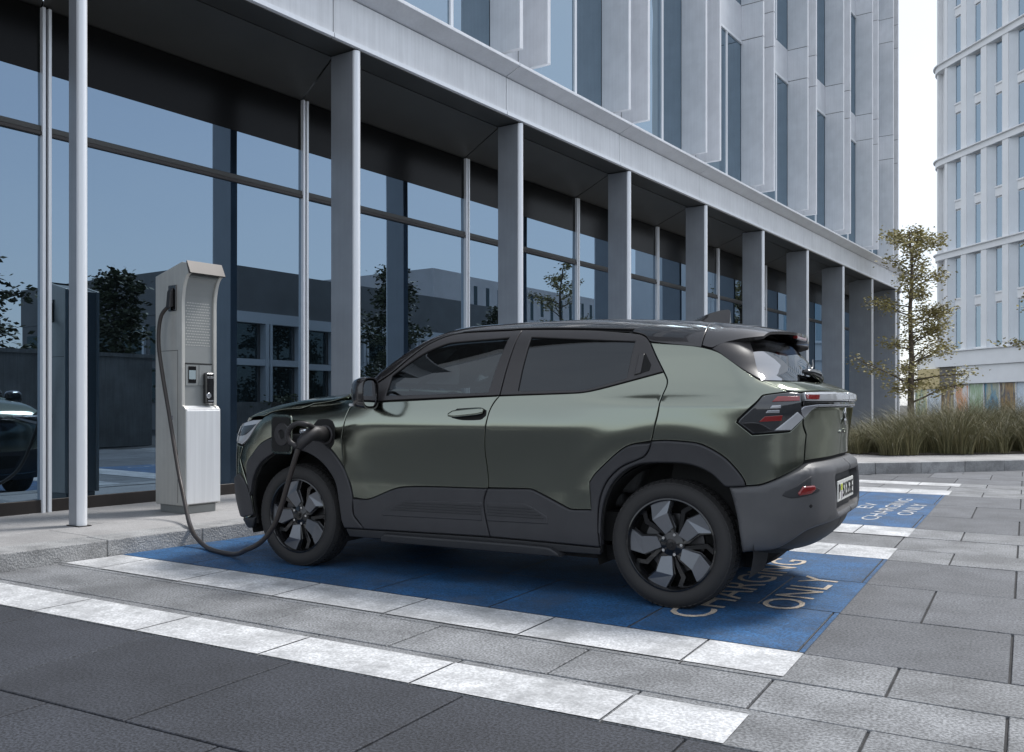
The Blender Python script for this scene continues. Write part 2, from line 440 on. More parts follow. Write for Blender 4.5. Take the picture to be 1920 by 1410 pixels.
M['soffit_refl'] = mat('painted_soffit_reflection', (.005, .005, .005), .2, 0, spec=.12)  # near-black colour paints the dark soffit's reflection onto the glass
# lobby glazing: panes, mullions, transom
MULL = [-2.87] + [c+.34 for c in COLS]
MULL[-1] = S_END
ZT = 3.66
for i in range(len(MULL)-1):
    a, b = MULL[i]+.04, MULL[i+1]-.04
    m = MB(); m.box(a, b, GY-.001, GY+.03, 4.20, ZG); m.build('soffit_reflection_band', M['soffit_refl'], bld)  # added dark strip imitating the mirrored soffit along the glass top
    for (z0, z1) in ((.24, ZT-.045), (ZT+.045, 4.196)):
        jt = [random.uniform(-.007, .007) for _ in range(3)]; jt.append(jt[0]-jt[1]+jt[2])
        m = MB(); m.hull8([(a, GY+jt[0], z0), (b, GY+jt[1], z0), (b, GY+.03, z0), (a, GY+.03, z0), (a, GY+jt[3], z1), (b, GY+jt[2], z1), (b, GY+.03, z1), (a, GY+.03, z1)]); m.build('lobby_pane', M['glass_low'], bld)
    m = MB(); m.box(a, b, GY-.035, GY+.03, ZT-.045, ZT-.008); m.build('transom', M['darkframe'], bld, bevel=.004)
    m = MB(); m.box(a, b, GY-.022, GY+.03, ZT-.008, ZT+.045); m.build('transom', M['soffit'], bld, bevel=.004)
    m = MB(); m.box(a, b, GY-.02, GY+.03, .115, .24); m.build('bottom_rail', M['darkframe'], bld, bevel=.004)
for s in MULL:
    for d in (-.042, .014):
        m = MB(); m.box(s+d, s+d+.03, GY-.05, GY+.03, .118, ZG); m.build('mullion', M['alu_edge'], bld, bevel=.003)
    m = MB(); m.box(s-.012, s+.014, GY-.01, GY+.03, .118, ZG); m.build('mullion_groove', M['black'], bld)
m = strip([(GY, .12), (GY+.02, .12), (GY+.02, ZG), (GY, ZG)], S_END+.05, S_LAST-.05); m.build('lobby_pane', M['glass_low'], bld, fix=True)
# soffit panels, skewed like the ones overhead
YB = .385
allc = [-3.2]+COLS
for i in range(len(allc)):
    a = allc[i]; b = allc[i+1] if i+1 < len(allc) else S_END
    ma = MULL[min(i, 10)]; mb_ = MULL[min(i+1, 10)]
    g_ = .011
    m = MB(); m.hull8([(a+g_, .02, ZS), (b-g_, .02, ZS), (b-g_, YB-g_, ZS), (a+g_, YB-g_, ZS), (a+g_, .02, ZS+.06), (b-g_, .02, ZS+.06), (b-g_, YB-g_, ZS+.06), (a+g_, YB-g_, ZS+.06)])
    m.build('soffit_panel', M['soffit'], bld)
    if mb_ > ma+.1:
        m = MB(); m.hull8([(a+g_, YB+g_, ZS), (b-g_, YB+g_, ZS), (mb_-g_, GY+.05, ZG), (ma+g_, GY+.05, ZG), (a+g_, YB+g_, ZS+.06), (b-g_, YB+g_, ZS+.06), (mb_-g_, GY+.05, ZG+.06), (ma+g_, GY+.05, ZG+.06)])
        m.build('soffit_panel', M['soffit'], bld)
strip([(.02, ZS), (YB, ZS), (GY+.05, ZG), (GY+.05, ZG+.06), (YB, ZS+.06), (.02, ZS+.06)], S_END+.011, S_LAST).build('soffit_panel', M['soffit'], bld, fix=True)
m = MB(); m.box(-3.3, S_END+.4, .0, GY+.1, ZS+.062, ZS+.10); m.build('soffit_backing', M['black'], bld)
# fascia and sloping cornice, panel by panel
JO = -.38
edges = [c+JO for c in allc] + [S_END+.2, S_END+2.1, S_LAST]
edges[0] = -3.6
for i in range(len(edges)-1):
    a, b = edges[i]+.006, edges[i+1]-.006
    strip([(-.012, 5.05), (-.012, 5.555), (.16, 5.555), (.16, 5.05)], a, b).build('fascia_panel', M['fascia'], bld, fix=True, bevel=.004)
    strip([(-.03, 5.052), (-.03, 5.10), (-.0125, 5.10), (-.0125, 5.052)], a, b).build('drip_edge', M['alu_edge'], bld, fix=True)
    strip([(-.004, 5.567), (-.225, 5.662), (-.235, 5.668), (-.235, 5.708), (.50, 5.72), (.50, 5.567)], a, b).build('cornice_panel', M['alu'], bld, fix=True, bevel=.003)
strip([(.03, 5.10), (.03, 5.60), (.4, 5.60), (.4, 5.10)], -3.6, S_LAST-.02).build('fascia_backing', M['black'], bld, fix=True)
# upper storeys
UY = .52; ZB = 6.07
LEV = [(5.72, 9.40), (10.22, 13.35), (14.17, 17.30), (18.12, 20.6)]
SPN = [(9.40, 10.22), (13.35, 14.17), (17.30, 18.12)]
ZTOP = 20.9
FINS = [c for c in [3.2, 6.4, 9.615, 12.83, 16.05, 19.28, 22.55, 25.8, 28.6]] 
segs = [(ZB, 9.405), (9.417, 10.205), (10.217, 13.355), (13.367, 14.155), (14.167, 17.305), (17.317, 18.105), (18.117, ZTOP)]
def fin(s, y_out=0.0, th=.085):
    on = s > S_END
    x, y0 = path_pt(s, 0); ang = (s-S_END)/RC if on else 0
    f = empty('facade_fin', (x, y0, 0), ang, bld)
    for (z0, z1) in segs:
        m = MB(); m.box(-th/2, th/2, y_out, UY-.002, z0, z1); m.build('fin_panel', M['alu'], f, bevel=.006)
    m = MB(); m.box(-th/2+.012, th/2-.012, y_out+.02, UY-.002, ZB+.02, ZTOP-.02); m.build('fin_core', M['black'], f)
for s in FINS:
    fin(s); fin(s+.71)
for s in (S_END+1.3, S_END+2.2, S_END+3.2): fin(s)
edge_u = [-1.0] + FINS
for i, a in enumerate(edge_u):
    b = edge_u[i+1] if i+1 < len(edge_u) else S_END
    a2 = a+.76 if i else a
    if b-a2 < .3: continue
    mid = a2 + (b-a2)*.62
    for (z0, z1) in LEV:
        for (p, q) in ((a2, mid-.03), (mid+.03, b-.045)):
            m = MB(); m.box(p, q, UY, UY+.02, z0, z1-.07); m.build('office_pane', M['glass_up'], bld)
        m = MB(); m.box(mid-.03, mid+.03, UY-.03, UY+.03, z0, z1-.07); m.build('window_mullion', M['alu_edge'], bld, bevel=.003)
        m = MB(); m.box(a2, b-.045, UY-.04, UY+.03, z1-.07, z1-.006); m.build('window_head', M['alu_edge'], bld, bevel=.006)
    for (z0, z1) in SPN:
        m = MB(); m.box(a2, b-.045, UY-.012, UY+.03, z0, z1); m.build('spandrel_panel', M['alu'], bld, bevel=.004)
    if i:
        for (z0, z1) in segs:
            m = MB(); m.box(a+.045, a+.665, UY+.0, UY+.03, max(z0, 5.73), z1); m.build('pier_panel', M['alu'], bld)
strip([(UY, 5.72), (UY+.03, 5.72), (UY+.03, ZTOP), (UY, ZTOP)], S_END+.0, S_LAST-.05).build('corner_panel', M['alu'], bld, fix=True)
m = MB(); m.box(-3.6, S_END+.3, UY+.031, UY+.20, 5.60, ZTOP); m.build('inner_wall', M['black'], bld)
m = MB(); m.box(-3.6, S_END+RC-.6, UY+.2, 16, ZTOP-.5, ZTOP-.02); m.build('roof', M['concrete'], bld)
m = MB(); m.box(-3.6, S_END, GY+.6, GY+.8, .1, ZS+.1); m.build('lobby_back_wall', M['black'], bld)
m = MB(); m.box(-3.72, -3.61, .3, 12, .0, ZTOP); m.build('side_wall', M['alu'], bld)

# ------------------------------------------------------------------ curved white building, far right
def c2w(lat, fwd):
    ya = R(29.294); return (lat*math.cos(ya)-fwd*math.sin(ya), lat*math.sin(ya)+fwd*math.cos(ya))
K = c2w(35.25, 74.5); K2 = c2w(35.25+.164*10, 74.5-.986*10)
fa = math.atan2(K2[1]-K[1], K2[0]-K[0])
fb = empty('white_building', (K[0], K[1], 0), fa)    # local x: along the front towards us, local -y: outwards? set below
tag(fb, 'tall white building with a rounded corner, stacked blue windows and colourful shopfront at right', 'building')
# outward normal must face left in the picture
nl = Vector((-math.sin(fa), math.cos(fa))); want = Vector(c2w(-.986, -.164))
OS = 1 if nl.dot(want) > 0 else -1       # outward = OS * local y
def fbx(x0, x1, o0, o1, z0, z1):          # o = distance outwards
    a, b = sorted((OS*o0, OS*o1)); return MB().box(x0, x1, a, b, z0, z1)
BAY = 2.35; NB = 13; RCF = 2.2
CORN = [5.4, 13.4, 21.1, 28.8, 36.5]
def fpath(x, o):
    if x >= 0: return (x, OS*o)
    a = min(-x/RCF, math.pi/2); r = RCF+o
    return (-r*math.sin(a), OS*(-RCF + r*math.cos(a)))
def fstrip(prof, x0, x1, n=14):
    xs = [x0 + (0-x0)*i/n for i in range(n)] + [0, x1] if x0 < 0 else [x0, x1]
    m = MB(); k = len(prof)
    for x in xs:
        for o, z in prof: q = fpath(x, o); m.v.append((q[0], q[1], z))
    for i in range(len(xs)-1):
        for j in range(k):
            a, b = i*k+j, i*k+(j+1) % k; m.f.append((a, b, b+k, a+k))
    m.f.append(tuple(range(k))); m.f.append(tuple(reversed(range((len(xs)-1)*k, len(xs)*k))))
    return m
XL = -RCF*math.pi/2; XRR = NB*BAY+1.2
for gi, zc in enumerate(CORN):
    h = 1.25 if gi == 0 else .55
    fstrip([(-.3, zc-h), (.42, zc-h), (.42, zc-.12), (.58, zc-.08), (.58, zc), (-.3, zc)], XL, XRR).build('cornice_band', M['white_wall'], fb, fix=True)
fstrip([(-.5, 5.3), (-.12, 5.3), (-.12, 37), (-.5, 37)], XL, XRR).build('back_wall', M['white_wall'], fb, fix=True)
fstrip([(-12, 36.5), (.3, 36.5), (.3, 37.2), (-12, 37.2)], .1, XRR).build('roof', M['white_wall'], fb, fix=True)
for gi in range(len(CORN)-1):
    z0, z1 = CORN[gi], CORN[gi+1]-.55
    zm = (z0+z1)/2
    for b in range(-1, NB):
        x = .95 + b*BAY
        if b >= 0:
            fbx(x-.62, x-.30, -.1, .36, z0, z1).build('pier', M['white_wall'], fb)
            m = MB(); pts = [(x-.30, OS*.30), (x+.24, OS*-.08), (x+.24, OS*-.10), (x-.30, OS*-.10)]
            m.prism([(p[0], p[1], z0) for p in pts], [(p[0], p[1], z1) for p in pts]); m.build('reveal', M['white_reveal'], fb, fix=True)
            fbx(x+1.40, x+1.73, -.1, .36, z0, z1).build('pier', M['white_wall'], fb)
            for (a, c) in ((z0+.15, zm-.45), (zm+.45, z1-.12)):
                wd = empty('window', (0, 0, 0), 0, fb)
                fbx(x+.29, x+1.36, -.09, -.05, a, c).build('pane', M['glass_far'], wd)
                fbx(x+.24, x+.29, -.10, .0, a, c).build('frame', M['white_reveal'], wd)
                fbx(x+.24, x+1.40, -.10, .10, a-.14, a-.01).build('sill', M['white_wall'], wd)
            fbx(x+.24, x+1.40, -.1, .03, zm-.31, zm+.44).build('spandrel', M['white_wall'], fb)
    for q in (-1.0, -2.2):
        p = fpath(q, .1); 
        m = MB(); m.box(p[0]-.08, p[0]+.08, p[1]-.2, p[1]+.2, z0, z1); m.build('pier', M['white_wall'], fb)
# shopfront under the band
def shop_mat(name, cols, seed):
    m = bpy.data.materials.new(name); m.use_nodes = True; n = m.node_tree.nodes; l = m.node_tree.links; b = n['Principled BSDF']
    tc = n.new('ShaderNodeTexCoord'); mp = n.new('ShaderNodeMapping'); mp.inputs['Scale'].default_value = (2.2, 2.2, .5); mp.inputs['Location'].default_value = (seed, seed*2, 0)
    t = n.new('ShaderNodeTexNoise'); t.inputs['Scale'].default_value = .9; t.inputs['Detail'].default_value = 3
    cr = n.new('ShaderNodeValToRGB'); cr.color_ramp.elements[0].position = .3; cr.color_ramp.elements[1].position = .72
    cr.color_ramp.elements[0].color = (*cols[0], 1); cr.color_ramp.elements[1].color = (*cols[-1], 1)
    for i, c in enumerate(cols[1:-1]):
        e = cr.color_ramp.elements.new(.3+.42*(i+1)/(len(cols)-1)); e.color = (*c, 1)
    l.new(tc.outputs['Object'], mp.inputs[0]); l.new(mp.outputs[0], t.inputs['Vector']); l.new(t.outputs[0], cr.inputs[0]); l.new(cr.outputs[0], b.inputs['Base Color'])
    b.inputs['Roughness'].default_value = .25
    return m
shops = [shop_mat('poster_green', [(.7,.7,.6),(.2,.3,.2),(.75,.72,.4),(.85,.85,.8)], 1), shop_mat('poster_white', [(.85,.86,.87),(.6,.7,.8),(.85,.86,.87)], 2),
         shop_mat('poster_brown', [(.05,.04,.03),(.4,.25,.1),(.1,.1,.12),(.6,.5,.3),(.12,.08,.05)], 3), shop_mat('poster_orange', [(.85,.85,.85),(.8,.35,.15),(.85,.8,.78),(.86,.86,.86)], 4),
         shop_mat('poster_pale', [(.8,.85,.8),(.35,.5,.3),(.85,.87,.86)], 5), shop_mat('poster_blue', [(.05,.2,.35),(.5,.5,.35),(.1,.3,.45),(.15,.12,.1)], 6)]
fbx(1.6, XRR, -.3, .25, 2.75, 4.14).build('sign_band', M['white_wall'], fb)
fbx(-.55, 1.58, -.3, .20, 2.6, 4.14).build('sign_band', M['brown_panel'], fb)
fbx(-3.6, -.57, -.3, .16, 2.4, 4.05).build('sign_band', M['yellow_panel'], fb)
for i in range(19):
    x = -4.2 + i*1.75
    fbx(x+.05, x+1.70, -.25, -.05, .2, 2.72 if x > 1.3 else (2.58 if x > -.8 else 2.38)).build('shop_window', shops[[0,1,2,3,4,5,2,1][i % 8]], fb)
    fbx(x-.04, x+.04, -.25, .02, .17, 2.74 if x > 1.3 else 2.4).build('shop_mullion', M['white_wall'], fb)
fbx(-4.4, XRR, -14, -.31, .1, 5.19).build('shop_wall', M['white_wall'], fb)
fbx(.2, XRR, -14, -.52, 5.2, 36.6).build('core_wall', M['white_wall'], fb)
# ------------------------------------------------------------------ across the street (seen mirrored in the lobby glass)
ob = empty('low_office_block', loc2w(19.5, -21), BA)
tag(ob, 'grey two-storey block with tall pale-framed windows, mirrored in the lobby glass', 'building')
M['ob_wall'] = mat('grey_render', (.20, .20, .20), .7, 0, var=.1, vscale=.6)
M['ob_frame'] = mat('pale_window_frame', (.72, .75, .78), .5)
M['ob_glass'] = glass_mat('block_glass', (0,0,0), (.3,.4,.45), dark=(.012,.02,.022), fr_lo=.12, fr_hi=.8)
LB = 19.0
MB().box(0, LB, -16, 0, 4.9, 6.75).build('attic', M['ob_wall'], ob)
MB().box(.02, LB, -15.9, -.35, -.05, 4.89).build('core', M['ob_wall'], ob)
MB().box(0, LB, -.5, .06, 4.45, 4.895).build('head_band', M['ob_frame'], ob)
MB().box(0, LB, -.5, .05, -.05, 1.15).build('plinth', M['concrete'], ob)
MB().box(0, LB, -.3, .03, 2.68, 2.95).build('floor_band', M['ob_frame'], ob)
for i in range(9):
    x = .25 + i*1.9
    if x+1.8 > LB: break
    for (a, c) in ((1.16, 2.67), (2.96, 4.44)):
        MB().box(x+.38, x+1.72, -.34, -.28, a, c).build('window_pane', M['ob_glass'], ob)
    MB().box(x, x+.16, -.3, .08, 1.16, 4.44).build('window_post', M['ob_frame'], ob)
    MB().box(x+.24, x+.36, -.3, .08, 1.16, 4.44).build('window_post', M['ob_frame'], ob)
for j in range(7):
    y = -1.2 - j*2.1
    for (a, c) in ((1.16, 2.6), (2.96, 4.4)):
        MB().box(-.06, .015, y-1.5, y, a, c).build('window_pane', M['ob_glass'], ob)
    MB().box(-.1, .015, y+.05, y+.2, 1.16, 4.44).build('window_post', M['ob_frame'], ob)
tb = empty('tall_clinic_block', loc2w(60, -44), BA)
tag(tb, 'pale tiled mid-rise block with slit windows, mirrored in the lobby glass', 'building')
M['tb_wall'] = mat('pale_tile_wall', (.66, .63, .63), .6, 0, var=.05, vscale=.5)
MB().box(0, 60, -22, 0, -.05, 13.6).build('wall', M['tb_wall'], tb)
for i in range(28):
    for k in range(3):
        MB().box(4.2+i*1.95, 4.75+i*1.95, -.1, .012, 4.0+k*3.1+(.5 if i % 2 else 0), 6.6+k*3.1).build('window', M['ob_glass'], tb)
for j in range(3):
    for k in range(3): MB().box(-.012, .1, -5-5*j, -3.6-5*j, 3.2+k*3.3, 5.0+k*3.3).build('window', M['ob_glass'], tb)
wl = empty('concrete_wall', loc2w(-2, -13), BA)
tag(wl, 'stained concrete garden wall, mirrored in the lobby glass', 'wall')
for i in range(5): MB().box(i*2.6+.01, i*2.6+2.59, -.25, 0, -.05, 2.35).build('wall_panel', M['concrete'], wl)
MB().box(-.05, 13.05, -.3, .05, 2.352, 2.45).build('coping', M['concrete'], wl)
def leaf_mesh(name, pts, size, mt, parent, up=.3, asp=.5):
    v = []; f = []
    for p in pts:
        a = random.uniform(0, 6.283); t = random.uniform(-1, 1)
        d = Vector((math.cos(a), math.sin(a), random.uniform(-.6, .5))).normalized(); s = d.orthogonal().normalized()
        s = (s*math.cos(t*1.5) + d.cross(s)*math.sin(t*1.5))
        L = size*random.uniform(.6, 1.3); p = Vector(p); n = len(v)
        v += [tuple(p), tuple(p+d*L*.5+s*L*asp*.5), tuple(p+d*L), tuple(p+d*L*.5-s*L*asp*.5)]; f.append((n, n+1, n+2, n+3))
    me = bpy.data.meshes.new(name); me.from_pydata(v, [], f); me.update()
    return link(name, me, parent, mt)
def hedge(name, s0, s1, y, dep, h, label):
    o = empty(name, loc2w(s0, y), BA); tag(o, label, 'hedge')
    L = s1-s0; pts = []
    for _ in range(5200):
        a = random.uniform(0, L); b = random.uniform(-dep, 0); z = h*random.random()**.6 + .12*math.sin(a*1.7)
        if random.random() < .6: b = random.choice((-.04, -dep+.04))*random.random()*2
        pts.append((a, b, max(.03, z)))
    leaf_mesh('foliage', pts, .16, M['leaf_d'], o)
    MB().box(.1, L-.1, -dep+.12, -.12, 0, h-.2).build('inner_twigs', M['soil'], o)
hedge('hedge', 19.5, 40, -17.2, 1.1, 1.35, 'dark clipped hedge in front of the grey block, mirrored in the glass')
def tree(name, loc, h, rad, nleaf, mt, label, seed, trunk_r=.09, base=.25, conic=.8, lsize=.12, nb=26, lean=(0, 0), spread=.07, droop=.15, bias=None, group=None):
    rnd = random.Random(seed); o = empty(name, loc); tag(o, label, 'tree', group)
    tp = []; 
    for i in range(9):
        t = i/8; tp.append((lean[0]*t + .05*math.sin(i*1.9+seed)*t, lean[1]*t + .05*math.cos(i*1.3+seed)*t, -.05+t*h*.97))
    m = MB(); m.tube(tp, [trunk_r*(1-.85*i/8)+.008 for i in range(9)], 9); m.build('trunk', M['bark'], o, smooth=True)
    br = MB(); lp = []
    for b in range(nb):
        t = base + (1-base)*(b+.5)/nb; i = min(7, int(t*8)); q = t*8-i
        p0 = Vector(tp[i]).lerp(Vector(tp[i+1]), q)
        a = b*2.4 + rnd.uniform(-.5, .5)
        if bias is not None and rnd.random() < .45: a = bias + rnd.uniform(-.8, .8)
        ln = rad*(1-conic*(t-base)/(1-base))*rnd.uniform(.45, 1.25)
        d = Vector((math.cos(a), math.sin(a), 0)); pts = []; sl_ = rnd.uniform(.15, .85)
        for k in range(6):
            u = k/5; pts.append(p0 + d*ln*u + Vector((rnd.uniform(-.05, .05), rnd.uniform(-.05, .05), ln*(sl_*u - droop*u*u*2)))*(1 if k else 0))
        br.tube(pts, [trunk_r*.32*(1-t*.5)*(1-u_/6)+.003 for u_ in range(6)], 5)
        for s2 in range(4):
            u = rnd.uniform(.35, .95); k = min(4, int(u*5)); q0 = pts[k].lerp(pts[k+1], u*5-k)
            a2 = a + rnd.choice((-1, 1))*rnd.uniform(.5, 1.1); l2 = ln*.42*rnd.uniform(.5, 1)
            q1 = q0 + Vector((math.cos(a2)*l2, math.sin(a2)*l2, l2*rnd.uniform(-.1, .45))); br.tube([q0, q0.lerp(q1, .5)+Vector((0, 0, .02)), q1], [.008, .005, .003], 4)
            for _ in range(max(1, int(nleaf/nb/7))):
                c = q0.lerp(q1, rnd.random()**.7); lp.append(c + Vector((rnd.gauss(0, spread), rnd.gauss(0, spread), rnd.gauss(0, spread*.8))))
        for _ in range(max(1, int(nleaf/nb*3/7))):
            u = rnd.random()**.55; k = min(4, int(u*5)); c = pts[k].lerp(pts[k+1], u*5-k)
            lp.append(c + Vector((rnd.gauss(0, spread), rnd.gauss(0, spread), rnd.gauss(0, spread*.8))))
    br.build('branches', M['bark'], o, smooth=True)
    leaf_mesh('crown', lp, lsize, mt, o)
    return o
tree('street_tree', loc2w(7.0, -15.0), 5.4, 1.9, 4200, M['leaf_d'], 'leafy street tree above the garden wall, mirrored at the far left of the glass', 1, lsize=.2, spread=.16)
tree('street_tree', loc2w(12.0, -16.4), 5.2, 2.0, 4200, M['leaf_d'], 'leafy street tree mirrored in the glass behind the charger', 2, lsize=.2, spread=.16)
tree('conifer_tree', loc2w(25.8, -17.6), 7.3, 2.3, 7000, M['leaf_d'], 'tall dense dark tree mirrored in the glass above the door mirror', 3, lsize=.2, spread=.2, base=.08, nb=40)
tree('street_tree', loc2w(33.0, -17.2), 6.2, 1.9, 4200, M['leaf_d'], 'slender dark tree mirrored above the car roof, right of the dense one', 4, lsize=.19, spread=.16, base=.12)
tree('street_tree', loc2w(30.0, -14.8), 4.6, 1.7, 4200, M['leaf_d'], 'small bushy tree mirrored just above the car roof', 5, lsize=.19, spread=.16, base=.1)

# ------------------------------------------------------------------ planting at the end of the street
def on_plane(u, v, z):
    ya = R(29.294); fw = Vector((-math.sin(ya), math.cos(ya), 0)); rt = Vector((math.cos(ya), math.sin(ya), 0))
    d = fw + rt*((u-960)/1720) + Vector((0, 0, 1))*((758-v)/1720); t = (z-1.125)/d.z
    return Vector((0, 0, 1.125)) + d*t
BED = [(-3.1, 18.6), (-2.2, 18.2), (-.6, 19.6), (.6, 20.9), (3.2, 24), (4.4, 28.5), (-2.6, 27.6), (-3.6, 22)]
m = MB(); m.prism([(p[0], p[1], .1) for p in BED], [(p[0], p[1], .20) for p in BED])
tag(m.build('planting_bed', M['soil']), kind='structure')
def in_poly(x, y, P):
    c = False
    for i in range(len(P)):
        a, b = P[i], P[i-1]
        if (a[1] > y) != (b[1] > y) and x < (b[0]-a[0])*(y-a[1])/(b[1]-a[1])+a[0]: c = not c
    return c
rg = random.Random(11)
clumps = []
for _ in range(4000):
    x, y = rg.uniform(-4, 4.5), rg.uniform(18, 28.5)
    if in_poly(x, y, BED) and all((x-c[0])**2+(y-c[1])**2 > .30**2 for c in clumps): clumps.append((x, y))
gv = []; gf = []
for (cx, cy) in clumps:
    near = cy - .9*cx < 22.5
    hh = rg.uniform(.80, 1.10)*(.5+.5*min(1, max(0, (cx+3.2)/1.6))); wind = Vector((rg.uniform(-.75, .05), rg.uniform(-.35, .05), 0))
    for _ in range(240 if near else 90):
        a = rg.uniform(0, 6.283); d = Vector((math.cos(a), math.sin(a), 0)); L = hh*rg.uniform(.75, 1.55); sp = rg.uniform(.12, 1.0)
        base = Vector((cx, cy, .19)) + d*rg.uniform(0, .2); wdt = rg.uniform(.0022, .0050); tw = rg.uniform(0, 3.14)
        hd = (d*sp + wind*rg.uniform(.4, 1.1)); sd = Vector((math.cos(tw), math.sin(tw), 0))
        n = len(gv); p = Vector(base); el = rg.uniform(1.25, 1.5); hn = hd.normalized() if hd.length > 1e-3 else d
        bend = min(2.9, hd.length*2.2+.6)*rg.uniform(.8, 1.2)
        for k in range(7):
            u = k/6; ww = wdt*(1-u*.85)
            gv += [tuple(p+sd*ww), tuple(p-sd*ww)]
            if k: gf.append((n+2*k-2, n+2*k-1, n+2*k+1, n+2*k))
            ang = el - bend*u**1.3
            p = p + (hn*math.cos(ang) + Vector((0, 0, 1))*math.sin(ang))*(L/6)
            if p.z < .2: p.z = .2
me = bpy.data.meshes.new('ornamental_grass'); me.from_pydata(gv, [], gf); me.update()
def grass_mat():
    m = bpy.data.materials.new('ornamental_grass'); m.use_nodes = True; n = m.node_tree.nodes; l = m.node_tree.links; b = n['Principled BSDF']
    gi = n.new('ShaderNodeNewGeometry'); cr = n.new('ShaderNodeValToRGB'); e = cr.color_ramp.elements
    e[0].color = (.075, .072, .030, 1); e[1].color = (.30, .25, .14, 1); x = e.new(.5); x.color = (.14, .135, .06, 1); x = e.new(.8); x.color = (.20, .18, .085, 1)
    l.new(gi.outputs['Random Per Island'], cr.inputs[0]); l.new(cr.outputs[0], b.inputs['Base Color']); b.inputs['Roughness'].default_value = .55
    return m
tag(link('ornamental_grass', me, None, grass_mat()), 'thick bed of arching olive ornamental grass', 'grass', kind='stuff')
t0 = on_plane(1708, 843, .17)
tp0 = c2w(1, 1)
tl = c2w((1708-960)/1720*27.0, 27.0)
tree('plane_tree', (tl[0], tl[1], .17), 6.3, 1.5, 9500, M['leaf'], 'young tree with thin yellowing leaves beside the building corner', 21, trunk_r=.10, base=.16, conic=.55, lsize=.10, nb=40, spread=.13, droop=.05, bias=R(29))
tl = c2w((1998-960)/1720*21.0, 21.0)
tree('plane_tree', (tl[0], tl[1], .17), 5.4, 1.35, 3000, M['leaf'], 'second yellowing tree reaching in from the right edge', 33, trunk_r=.08, base=.3, conic=.5, lsize=.10, nb=26, spread=.07, droop=.05)

# ---- car body surface: car coordinates, x rearwards from the front axle, y to the right (-y = near side), z up
def _pchip(xs,ys,n=1200,smooth=5):
    xs=np.array(xs,float);ys=np.array(ys,float);h=np.diff(xs);d=np.diff(ys)/h
    m=np.zeros_like(xs);m[0]=d[0];m[-1]=d[-1]
    for i in range(1,len(xs)-1):
        if d[i-1]*d[i]>0:
            w1=2*h[i]+h[i-1];w2=h[i]+2*h[i-1];m[i]=(w1+w2)/(w1/d[i-1]+w2/d[i])
    q=np.linspace(xs[0],xs[-1],n);k=np.clip(np.searchsorted(xs,q,side='right')-1,0,len(xs)-2)
    t=(q-xs[k])/h[k]
    v=(2*t**3-3*t**2+1)*ys[k]+(t**3-2*t**2+t)*h[k]*m[k]+(-2*t**3+3*t**2)*ys[k+1]+(t**3-t**2)*h[k]*m[k+1]
    if smooth:
        ker=np.exp(-.5*(np.arange(-3*smooth,3*smooth+1)/smooth)**2);ker/=ker.sum()
        v=np.convolve(np.pad(v,3*smooth,mode='edge'),ker,'valid')
    return q,v
def _tab(pairs,smooth=5):
    q,v=_pchip([p[0] for p in pairs],[p[1] for p in pairs],smooth=smooth)
    return lambda x:np.interp(x,q,v)
W_MID=_tab([(.1,.78),(.2,.825),(.30,.848),(.40,.855),(.52,.855),(.60,.855),(.68,.860),(.78,.870),(.88,.882),(.955,.891),(.99,.894),(1.02,.892),(1.08,.881),(1.15,.862),(1.19,.85),(1.22,.838),(1.35,.785),(1.5,.705),(1.58,.655),(1.7,.57)])
W_REAR=_tab([(.1,.78),(.2,.825),(.30,.855),(.40,.866),(.52,.862),(.65,.873),(.80,.888),(.90,.899),(.95,.904),(1.03,.906),(1.09,.9065),(1.125,.905),(1.14,.896),(1.17,.868),(1.22,.835),(1.27,.812),(1.32,.792),(1.4,.762),(1.5,.705),(1.58,.655),(1.7,.57)])
W_FRONT=_tab([(.1,.78),(.2,.825),(.30,.86),(.40,.872),(.52,.878),(.62,.880),(.75,.882),(.88,.888),(.96,.890),(1.0,.886),(1.06,.865),(1.12,.83),(1.18,.79),(1.25,.75),(1.35,.72),(1.5,.68),(1.7,.57)])
XR=_tab([(0.1, 3.1), (0.2, 3.2), (0.3, 3.3), (0.38, 3.4), (0.46, 3.443), (0.58, 3.458), (0.68, 3.456), (0.74, 3.449), (0.8, 3.446), (0.9, 3.452), (1.05, 3.472), (1.12, 3.48), (1.185, 3.475), (1.205, 3.46), (1.23, 3.4), (1.27, 3.315), (1.4, 3.215), (1.5, 3.13), (1.62, 3.03), (1.75, 2.9)],3)
XF=_tab([(.1,-.58),(.2,-.66),(.3,-.72),(.5,-.772),(.7,-.78),(.85,-.765),(.95,-.72),(1.03,-.64),(1.1,-.5),(1.2,-.3)])
TOP=_tab([(-.9,.88),(-.78,.98),(-.7,1.04),(-.55,1.105),(-.35,1.155),(0,1.207),(.2,1.22),(.36,1.238),(.48,1.305),(.61,1.39),(.745,1.487),(.87,1.572),(.98,1.625),(1.1,1.655),(1.25,1.668),(1.45,1.673),(1.8,1.676),(2.1,1.672),(2.4,1.658),(2.7,1.635),(2.95,1.605),(3.2,1.562),(3.4,1.52)],8)
def sst(a,b,x):
    t=np.clip((x-a)/(b-a),0,1);return t*t*(3-2*t)
def smax(a,b,k):
    h=np.clip(.5+.5*(a-b)/k,0,1);return b+(a-b)*h+k*h*(1-h)
def halfw(x,z):
    r=sst(1.95,2.7,x);f=1-sst(.15,.75,x)
    w=W_MID(z)*(1-r)*(1-f)+W_REAR(z)*r+W_FRONT(z)*f
    w=w-.06*np.clip((-.15-x)/.6,0,2)**2-.05*np.clip((x-2.85)/.6,0,2)**2
    for cx in (0.,2.702):
        rr=np.hypot(x-cx,z-.36);w=w+(.006 if cx<1 else .007)*np.exp(-((rr-.645)/.085)**2)*sst(.25,.5,z)*(1-sst(1.02,1.16,z))*(1-sst(2.95,3.2,x))
    return w
